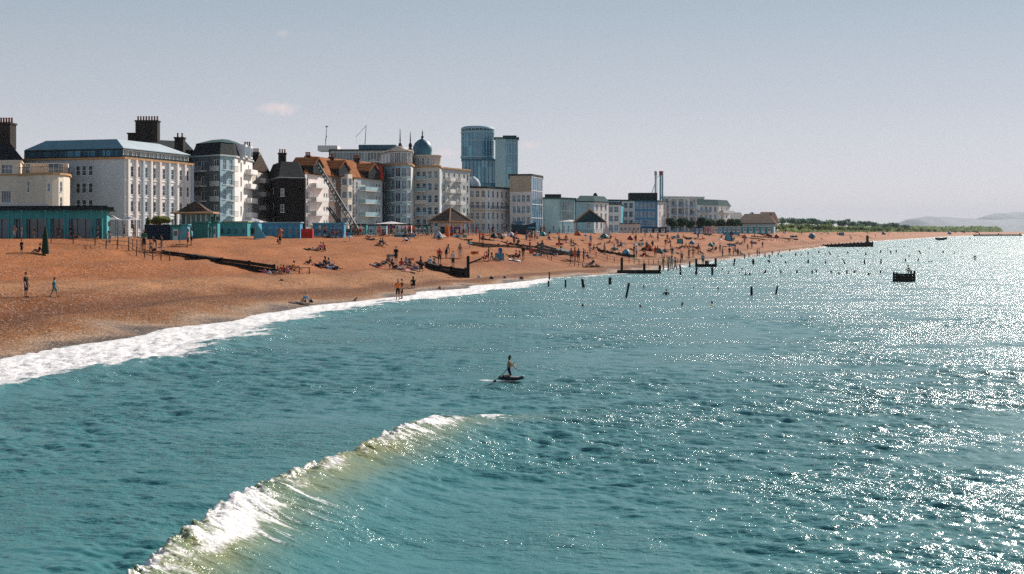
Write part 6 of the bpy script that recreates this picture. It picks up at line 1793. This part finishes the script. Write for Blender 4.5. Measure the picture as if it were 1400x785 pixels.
# ------------------------------------------------------------------ beach things
def dome_tent(label, x, y, wpx, mat, hk=.62):
    q_ = hit(x, y); s_ = q_.y / F; w = wpx * s_; root = empty('dome_tent', q_); tag(root, label, 'tent')
    m = MB(); n = 16; prof = [(1, -.05), (.98, .12), (.88, .38), (.68, .66), (.38, .9), (.05, 1)]
    m.lathe((0, 0, 0), [(w / 2 * r, w * hk * z) for r, z in prof], n, sm=True, sy=.8); m.build('tent_cloth', mat, root)
    m = MB()
    for k in range(4):
        t_ = math.pi * k / 2 + .4
        for (r0, z0), (r1, z1) in zip(prof, prof[1:]): m.bar((w / 2 * r0 * 1.01 * math.cos(t_), w * .4 * r0 * 1.01 * math.sin(t_), w * hk * z0), (w / 2 * r1 * 1.01 * math.cos(t_), w * .4 * r1 * 1.01 * math.sin(t_), w * hk * z1 + .01), .03, 4)
    m.build('tent_poles', frame_d, root)
    MB().lathe((w * .12, -w * .30, 0), [(w * .2, 0), (w * .17, w * hk * .3), (w * .03, w * hk * .52)], 10).build('opening', navy, root)
dome_tent('bright orange red dome tent on the mid beach', 887, 343, 15, orangep)
dome_tent('light blue dome tent under the dark post line', 856, 349, 13, skyb)
dome_tent('dark green ridge tent in front of the gabled shelter', 826, 326, 13, tealg, .5)
dome_tent('teal dome tent on the mid beach right of the orange one', 971.5, 337, 8, tealp)
dome_tent('green and blue tent beside the orange red dome', 902, 346, 10, paint('mid_green', (.05, .20, .16), .7))
dome_tent('small tan dome tent right of the hexagonal shelter', 685, 326, 10, paint('tan_cloth', (.45, .33, .22), .7))
dome_tent('dark blue dome tent beside the small tan one', 675, 325, 10, navy)
dome_tent('small pinkish tent left of the beached boat', 698, 324, 11, pinkw)
dome_tent('pale grey tent left of the orange closed parasol', 599, 326, 13, paint('pale_cloth', (.45, .47, .5), .7), .7)
dome_tent('blue tent far along the beach behind the black groyne', 1110, 325, 10, bluep)
dome_tent('tiny teal tent on the distant beach beyond the black groyne', 1208, 321, 6, tealg)
dome_tent('tiny blue tent on the distant beach near the green boat', 1298, 320.5, 6, bluep)
def box_tent(label, x, y, wpx, hpx, mat, rz=0):
    q_ = hit(x, y); s_ = q_.y / F; w, h = wpx * s_, hpx * s_; root = empty('beach_shelter', q_, rz); tag(root, label, 'shelter')
    m = MB(); m.add([(-w / 2, -w * .3, -.1), (w / 2, -w * .3, -.1), (w / 2, w * .35, -.1), (-w / 2, w * .35, -.1), (-w * .42, -w * .1, h), (w * .42, -w * .1, h), (w * .36, w * .2, h * .95), (-w * .36, w * .2, h * .95)],
                     [(2, 3, 7, 6), (0, 4, 7, 3), (1, 2, 6, 5), (4, 5, 6, 7), (0, 1, 2, 3)]); m.add([(-w * .3, -w * .28, 0), (w * .3, -w * .28, 0), (w * .3, -w * .11, h * .9), (-w * .3, -w * .11, h * .9)], [(0, 1, 2, 3)]); m.build('cloth', mat, root)
    m = MB()
    for sx in (-1, 1): m.bar((sx * w / 2, -w * .3, -.2), (sx * w * .42, -w * .1, h + .05), .03, 4)
    m.build('pole', steel, root)
box_tent('teal box shaped beach shelter below the navy hut', 929.6, 333, 8.5, 6.5, tealp)
box_tent('pale blue beach shelter behind the lying couple by the blue windbreaks', 996, 329, 11, 7, skyb)
box_tent('blue beach shelter on the far beach behind the black groyne', 1150, 322, 8, 4, bluep)
def windbreak(label, x, y, n_, wpx, hpx, mats, rz=0, zig=.25):
    q_ = hit(x, y); s_ = q_.y / F; w, h = wpx * s_ / n_, hpx * s_; root = empty('windbreak', q_, rz); tag(root, label, 'windbreak')
    pts = [((k - n_ / 2) * w, zig * (k % 2)) for k in range(n_ + 1)]
    for k in range(n_):
        (x0, y0), (x1, y1) = pts[k], pts[k + 1]; ang = math.atan2(y1 - y0, x1 - x0)
        MB().box(((x0 + x1) / 2, (y0 + y1) / 2, .08), (math.hypot(x1 - x0, y1 - y0) - .04, .025, h - .12), ang).build('panel', mats[k % len(mats)], root)
    for (x0, y0) in pts: MB().bar((x0, y0, -.3), (x0, y0, h), .03, 5).build('stake', timber2, root)
windbreak('bright blue windbreak right of the orange awning tent', 683, 357, 3, 12, 11, [bluep, skyb])
windbreak('long low blue windbreak before the cream cabin', 1000, 322, 5, 22, 4.5, [bluep, skyb, navy])
windbreak('blue and navy windbreak on the mid beach by the far seated row', 1000, 337, 4, 12, 4, [bluep, navy])
windbreak('short dark windbreak near the teal box shelter', 941, 328, 3, 9, 3.5, [navy, tealg])
windbreak('low striped windbreak in front of the hexagonal shelter', 628, 326, 4, 20, 4.5, [canvas, tealp])
windbreak('blue and red windbreak on the promenade edge under the booms', 470, 323, 4, 22, 5.5, [bluep, navy, redp])
windbreak('teal windbreak before the round corner of the grand building', 553, 325, 5, 28, 4.5, [tealg, bluep, navy])
for (x, y, n_, w_, h_, m_, lab) in ((535, 352, 3, 12, 4, [navy, skyb], 'low navy windbreak at the back of the gathering'), (560, 357, 3, 11, 4, [redp, canvas], 'low red and white windbreak in the gathering'), (649, 348, 3, 10, 4.5, [orangep, redp], 'orange and red windbreak left of the orange awning tent'), (735, 351, 3, 12, 4, [bluep, canvas], 'blue and white windbreak by the low rail fence'), (765, 336, 3, 10, 4, [redp, navy], 'red and navy windbreak above the stepped stone block'), (840, 343, 3, 10, 4, [tealp, navy], 'teal and navy windbreak left of the light blue dome'),
    (909, 345, 3, 10, 4, [bluep, tealp], 'blue windbreak right of the green and blue tent'), (923, 326, 4, 12, 3.5, [canvas, bluep], 'white and blue windbreak on the upper beach left of the teal box'), (953, 341, 3, 9, 4, [orangep, navy], 'orange and navy windbreak right of the seated row'), (876, 336, 3, 8, 4, [skyb, canvas], 'pale windbreak left of the orange red dome tent'), (1030, 334, 3, 9, 3.5, [redp, bluep], 'red and blue windbreak where the beach narrows'), (1085, 325, 4, 10, 3, [skyb, navy], 'pale blue windbreak along the far beach')):
    windbreak(lab, x, y, n_, w_, h_, m_)
def open_tent(label, x, y, wpx, hpx, mat):
    q_ = hit(x, y); s_ = q_.y / F; w, h = wpx * s_, hpx * s_; root = empty('awning_tent', q_); tag(root, label, 'tent')
    m = MB(); 
    m.add([(-w / 2, -.8, h * .72), (0, -.9, h), (w / 2, -.8, h * .66), (-w / 2, .9, h * .7), (0, .9, h * .98), (w / 2, .9, h * .64), (-w / 2 - .1, -1.1, h * .45), (-w / 2, 1, 0)], [(0, 1, 4, 3), (1, 2, 5, 4), (0, 3, 7, 6)])
    o = m.build('cloth', mat, root); sm = o.modifiers.new('t', 'SOLIDIFY'); sm.thickness = .04
    for (a, b2) in ((-w / 2, -.8), (w / 2, -.8), (0, .9), (w / 2, .9)): MB().bar((a, b2, -.2), (a, b2, h * .7), .035, 5).build('pole', steel, root)
open_tent('orange awning tent with people under it beside the blue windbreak', 671, 357, 17, 17, orangep)
def parasol(label, x, y, hpx, wpx, mat, closed=False, lean=0.):
    q_ = hit(x, y); s_ = q_.y / F; h, r = hpx * s_, wpx * s_ / 2; root = empty('parasol', q_); tag(root, label, 'parasol')
    MB().bar((0, 0, -.3), (lean, 0, h), .035, 6).build('pole', steel, root)
    m = MB()
    if closed: m.lathe((0, 0, 0), [(r * .9, h * .04), (r, h * .12), (r * .8, h * .4), (r * .62, h * .7), (r * .25, h * .93), (.03, h)], 9)
    else: canopy_roof(m, (lean, 0), r, r, h * .72, h, False, 8)
    m.build('cloth', mat, root)
parasol('tall closed dark green parasol standing on the near shingle', 62, 349.5, 40, 10.5, paint('deep_green_cloth', (.012, .045, .03), .85), True)
parasol('closed orange parasol in front of the hexagonal shelter', 611.5, 325, 19, 6.5, orangep, True)
parasol('open red topped parasol by the short groyne end', 602, 352, 11, 11, redp)
parasol('orange open parasol before the long blue hut', 383, 326, 14, 9, paint('rust_cloth', (.5, .11, .03), .8))
parasol('dark open parasol left of the light blue dome tent', 850, 343, 9, 9, navy)
parasol('white open parasol on the crest right of the bare shingle', 606, 328, 6, 10, canvas)
parasol('pale parasol left of the small tan tent', 690, 327, 7, 8, canvas)
parasol('dark parasol beside the teal dome tent', 977, 338, 6, 6, navy)

ex = [(742, 337, 'orange', 8, 6, 'orange parasol above the stepped stone block'), (763, 326, 'red', 7, 6, 'red parasol left of the flat white canopy'), (801, 329, 'blue', 7, 6, 'blue parasol left of the dark green ridge tent'), (838, 337, 'red', 6, 6, 'red parasol just left of the light blue dome'),
      (868, 341, 'light blue', 7, 7, 'pale blue parasol between the light blue and orange domes'), (915, 332, 'orange', 6, 5, 'orange parasol left of the teal box shelter'), (958, 333, 'red', 6, 6, 'red parasol right of the teal box shelter'), (984, 333, 'white', 6, 6, 'white parasol behind the teal dome tent'),
      (1021, 331, 'blue', 6, 6, 'blue parasol before the turquoise boarded hut'), (1045, 326, 'orange', 5, 5, 'orange parasol at the thin post line'), (1072, 323, 'blue', 5, 5, 'blue parasol beyond the thin post line'), (1132, 321.5, 'white', 4, 4, 'white parasol behind the black groyne'), (642, 340, 'teal', 8, 7, 'teal parasol on the low weathered groyne'),
      (554, 334, 'white', 8, 7, 'white parasol above the gathering on the beach'), (478, 331, 'light blue', 8, 8, 'pale blue parasol below the dark glazed kiosk'), (930, 346, 'red', 6, 6, 'red parasol below the row of seated people')]
for (x, y, c_, h_, w_, lab) in ex: parasol(lab, x, y, h_ * 1.15, w_ * 1.2, cloth(c_))
for (x, y, w_, m_, lab) in ((790, 322, 10, orangep, 'orange dome tent beside the flat white canopy'), (862, 328, 9, redp, 'red dome tent below the cream beach huts'), (946, 334, 8, bluep, 'blue dome tent right of the red parasol row'), (1018, 326, 8, orangep, 'orange dome tent in front of the sky blue boarded hut'), (1062, 325, 7, redp, 'small red tent on the far beach'), (742, 323, 10, tealp, 'turquoise dome tent right of the beached boat')): dome_tent(lab, x, y, w_, m_)
# a pennant like blue cloth by the blue hut
def bag(label, x, y, wpx, mat, cat='bag', name='beach_bag', hk=.6):
    q_ = hit(x, y); w = max(.35, wpx * q_.y / F); root = empty(name, q_); tag(root, label, cat)
    MB().lathe((0, 0, 0), [(w * .42, -.03), (w * .5, w * hk * .3), (w * .42, w * hk * .75), (w * .2, w * hk)], 10, sy=.6).build('body', mat, root)
    MB().bar((-w * .2, 0, w * hk), (0, 0, w * hk * 1.35), .02, 5).bar((0, 0, w * hk * 1.35), (w * .2, 0, w * hk), .02, 5).build('handle', mat, root)
bag('black bag beside the blue clad sitter near the foam', 425, 413.5, 6.5, frame_d)
bag('pink bag at the end of the long dark groyne', 361.5, 373, 7, paint('pink_cloth', (.55, .16, .25), .8))
bag('white bag beside the pink bag', 368, 374.5, 6, canvas)
bag('blue bag beside the reclining people right of the groyne end', 459, 369, 5, bluep)
bag('small red bag on shingle below the gathering', 601, 395, 4.5, paint('brick_cloth', (.3, .06, .03), .8))
bag('white bundle at the swash line below the tall post groyne', 655, 380, 5, canvas)
bag('black bundle at the swash line right of the white bundle', 672, 381.5, 6, frame_d)
bag('dark bundle half in the foam, second right of the white bundle', 690, 380.5, 4, frame_d)
bag('brown bundle at the foam edge before the bare shingle', 713, 382, 6, timber2)
# trestle bench by the groyne end
q_ = hit(416, 374); root = empty('picnic_bench', q_); tag(root, 'long low wooden bench beside the group at the dark groyne end', 'bench')
w = 17 * q_.y / F; MB().box((0, 0, .6), (w, .5, .06)).build('tabletop', timber, root)
for sx in (-.4, .4): MB().bar((w * sx, -.2, -.1), (w * sx, .1, .6), .05, 5).bar((w * sx, .2, -.1), (w * sx, -.1, .6), .05, 5).build('leg', timber, root)
def stone(label, x, y, wpx, mat):
    q_ = hit(x, y); w = wpx * q_.y / F; rg_ = random.Random(int(x)); m = MB()
    m.lathe((0, 0, -.1), [(w * .5, 0), (w * .48, w * .25), (w * .3, w * .42), (w * .05, w * .48)], 8, sm=False, sy=.6); o = m.build('boulder', mat); o.location = q_; o.rotation_euler[2] = rg_.uniform(0, 3); tag(o, label, 'stone')
stone('small brown stone in the swash left of the gull', 466, 418, 4.5, timber2)
stone('flat dark driftwood like stone below the groyne end group', 385, 384, 7, timber)
# gull at the swash
def gull(label, q_, k=1.0, rz=0):
    root = empty('gull', q_, rz); tag(root, label, 'bird')
    gm = paint('gull_grey', (.12, .11, .10), .8)
    m = MB(); m.lathe((0, 0, 0), [(0.01, 0), (.07, .06), (.10, .16), (.09, .28), (.055, .36), (.05, .42), (.055, .47), (.02, .52)], 10); o = m.build('body', gm, root); o.rotation_euler = (0, math.radians(40), 0); o.location = (-.15, 0, .12); o.scale = (k,) * 3
    MB().bar((.2, 0, .48), (.28, 0, .46), .016, 5, .004).build('beak', paint('beak', (.5, .3, .05), .6), root)
    MB().bar((-.12, 0, .22), (-.36, 0, .18), .05, 5, .02).build('tail', gm, root)
    for s_ in (-.05, .05): MB().bar((.0, s_, -.02), (.0, s_, .2), .012, 5).build('leg', gm, root)
gull('dark gull standing at the swash line left of the couple', hit(486, 414))
# sign post by the aqua kiosk
q_ = hit(246, 339); root = empty('sign_post', q_); tag(root, 'thin dark post with a small blank board below the aqua kiosk', 'post')
MB().bar((0, 0, -.3), (0, 0, 2.2), .05, 6).build('post', steel, root); MB().box((0, -.06, 1.7), (.5, .04, .4)).build('board', steel, root)
q_ = hit(150, 333); root = empty('sign_post', q_); tag(root, 'tall dark post with a narrow board before the shop end', 'post')
MB().bar((0, 0, -.3), (0, 0, 2.6), .06, 6).build('post', steel, root); MB().box((0, -.07, 2.0), (.35, .05, .6)).build('board', steel, root)
# blue flag tent by the sky blue hut
q_ = hit(349, 327); root = empty('sail_banner', q_); tag(root, 'pointed pale blue sail banner leaning before the sky blue hut', 'banner')
m = MB(); m.add([(-.2, 0, 0), (1.6, 0, .1), (.1, 0, 2.6), (-.2, .05, 0), (1.6, .05, .1), (.1, .05, 2.6)], [(0, 1, 2), (3, 5, 4), (0, 3, 4, 1), (1, 4, 5, 2), (2, 5, 3, 0)]); m.build('sail', skyb, root)
MB().bar((-.22, 0, -.3), (.1, 0, 2.8), .04, 5).build('mast', steel, root)
# upturned and drawn up boats
for k, (x, y, w, mm, lab) in enumerate(((1000, 327, 10, bluep, 'blue boat drawn up below the long blue windbreak'), (905, 322.5, 9, canvas, 'white dinghy drawn up beneath the twin stacks'), (640, 329, 12, timber2, 'brown dinghy on the crest right of the hexagonal shelter'), (968, 322, 10, tealg, 'green dinghy drawn up in front of the bright blue hut'))):
    small_boat(lab, x, y, w, mm, cat='beached', name='dinghy')
# litter of small towels
tw = [(445, 366, 'blue'), (516, 366, 'red'), (551, 369, 'pink'), (571, 365, 'yellow'), (560, 372, 'tan'), (410, 416, 'black'), (704, 357, 'white'), (925, 341, 'blue'), (870, 355, 'green'), (1000, 352, 'white'), (813, 345, 'red'), (776, 332, 'blue')]
for (x, y, c_) in tw:
    q_ = hit(x, y); nx = float(ground_z(q_.x + .5, q_.y) - ground_z(q_.x - .5, q_.y)); ny = float(ground_z(q_.x, q_.y + .5) - ground_z(q_.x, q_.y - .5))
    m = MB(); g_ = [(i * .3 - .9, j * .3 - .45, .03 * math.sin(i * 2.1 + j)) for j in range(4) for i in range(7)]
    m.add(g_, [(j * 7 + i, j * 7 + i + 1, (j + 1) * 7 + i + 1, (j + 1) * 7 + i) for j in range(3) for i in range(6)]); o = m.build('beach_towel', cloth(c_))
    o.location = q_ + Vector((0, 0, .12)); o.rotation_euler = (math.atan(ny), -math.atan(nx), 0)
    z_ = min(LM, key=lambda q: ((q[0] - x)) ** 2 + ((q[1] - y) * 2.2) ** 2)[2]
    tag(o, f'{c_} beach towel spread {z_}' + (' nearer the sea' if (x, y) in ((560, 372),) else ''), 'towel')

# spray thrown off the breaking crest
rgn = np.random.RandomState(4); n = 5200
yy = rgn.uniform(22.5, 46.5, n); keep = rgn.rand(n) < np.interp(yy, [22, 25, 28, 31, 34, 37, 41, 46], [.9, .8, 1, .85, .3, .35, .5, .35]); yy = yy[keep]
xx = np.interp(yy, cyt, cxt) - .22 + rgn.normal(0, .24, len(yy)); zz = np.interp(yy, [20, 30, 36, 46], [.85, .80, .58, .42]) + rgn.exponential(.085, len(yy)) - .08 - np.abs(xx - np.interp(yy, cyt, cxt) + .22) * .6
rad = rgn.uniform(.006, .017, len(yy)) * np.interp(yy, [22, 46], [1, 1.4]) * 1.1
oct_ = np.array([(1, 0, 0), (-1, 0, 0), (0, 1, 0), (0, -1, 0), (0, 0, 1), (0, 0, -1)]); of = np.array([(0, 2, 4), (2, 1, 4), (1, 3, 4), (3, 0, 4), (2, 0, 5), (1, 2, 5), (3, 1, 5), (0, 3, 5)])
v_ = (np.stack([xx, yy, zz], 1)[:, None, :] + oct_[None] * rad[:, None, None]).reshape(-1, 3); f_ = (np.arange(len(yy))[:, None, None] * 6 + of[None]).reshape(-1, 3)
me = bpy.data.meshes.new('spray'); me.from_pydata(v_.tolist(), [], f_.tolist()); me.materials.append(foam_white); me.update()
o = bpy.data.objects.new('spray', me); C.objects.link(o); tag(o, 'white spray flung off the crest of the breaking wave', 'spray', kind='stuff')

# ------------------------------------------------------------------ sea air
m = MB(); m.box((6000, 10000, -14), (72000, 26000, 340)); hz = m.build('haze', paint('tmp', (1, 1, 1)))
hm = bpy.data.materials.new('haze'); hm.use_nodes = True; t_ = hm.node_tree; t_.nodes.clear()
o1 = t_.nodes.new('ShaderNodeOutputMaterial'); pv_ = t_.nodes.new('ShaderNodeVolumePrincipled'); t_.links.new(pv_.outputs[0], o1.inputs['Volume'])
pv_.inputs['Color'].default_value = (.78, .84, .92, 1); pv_.inputs['Density'].default_value = 4.8e-5; pv_.inputs['Anisotropy'].default_value = .0
hz.data.materials.clear(); hz.data.materials.append(hm); tag(hz, 'pale sea haze over the whole bay', 'haze', kind='stuff')
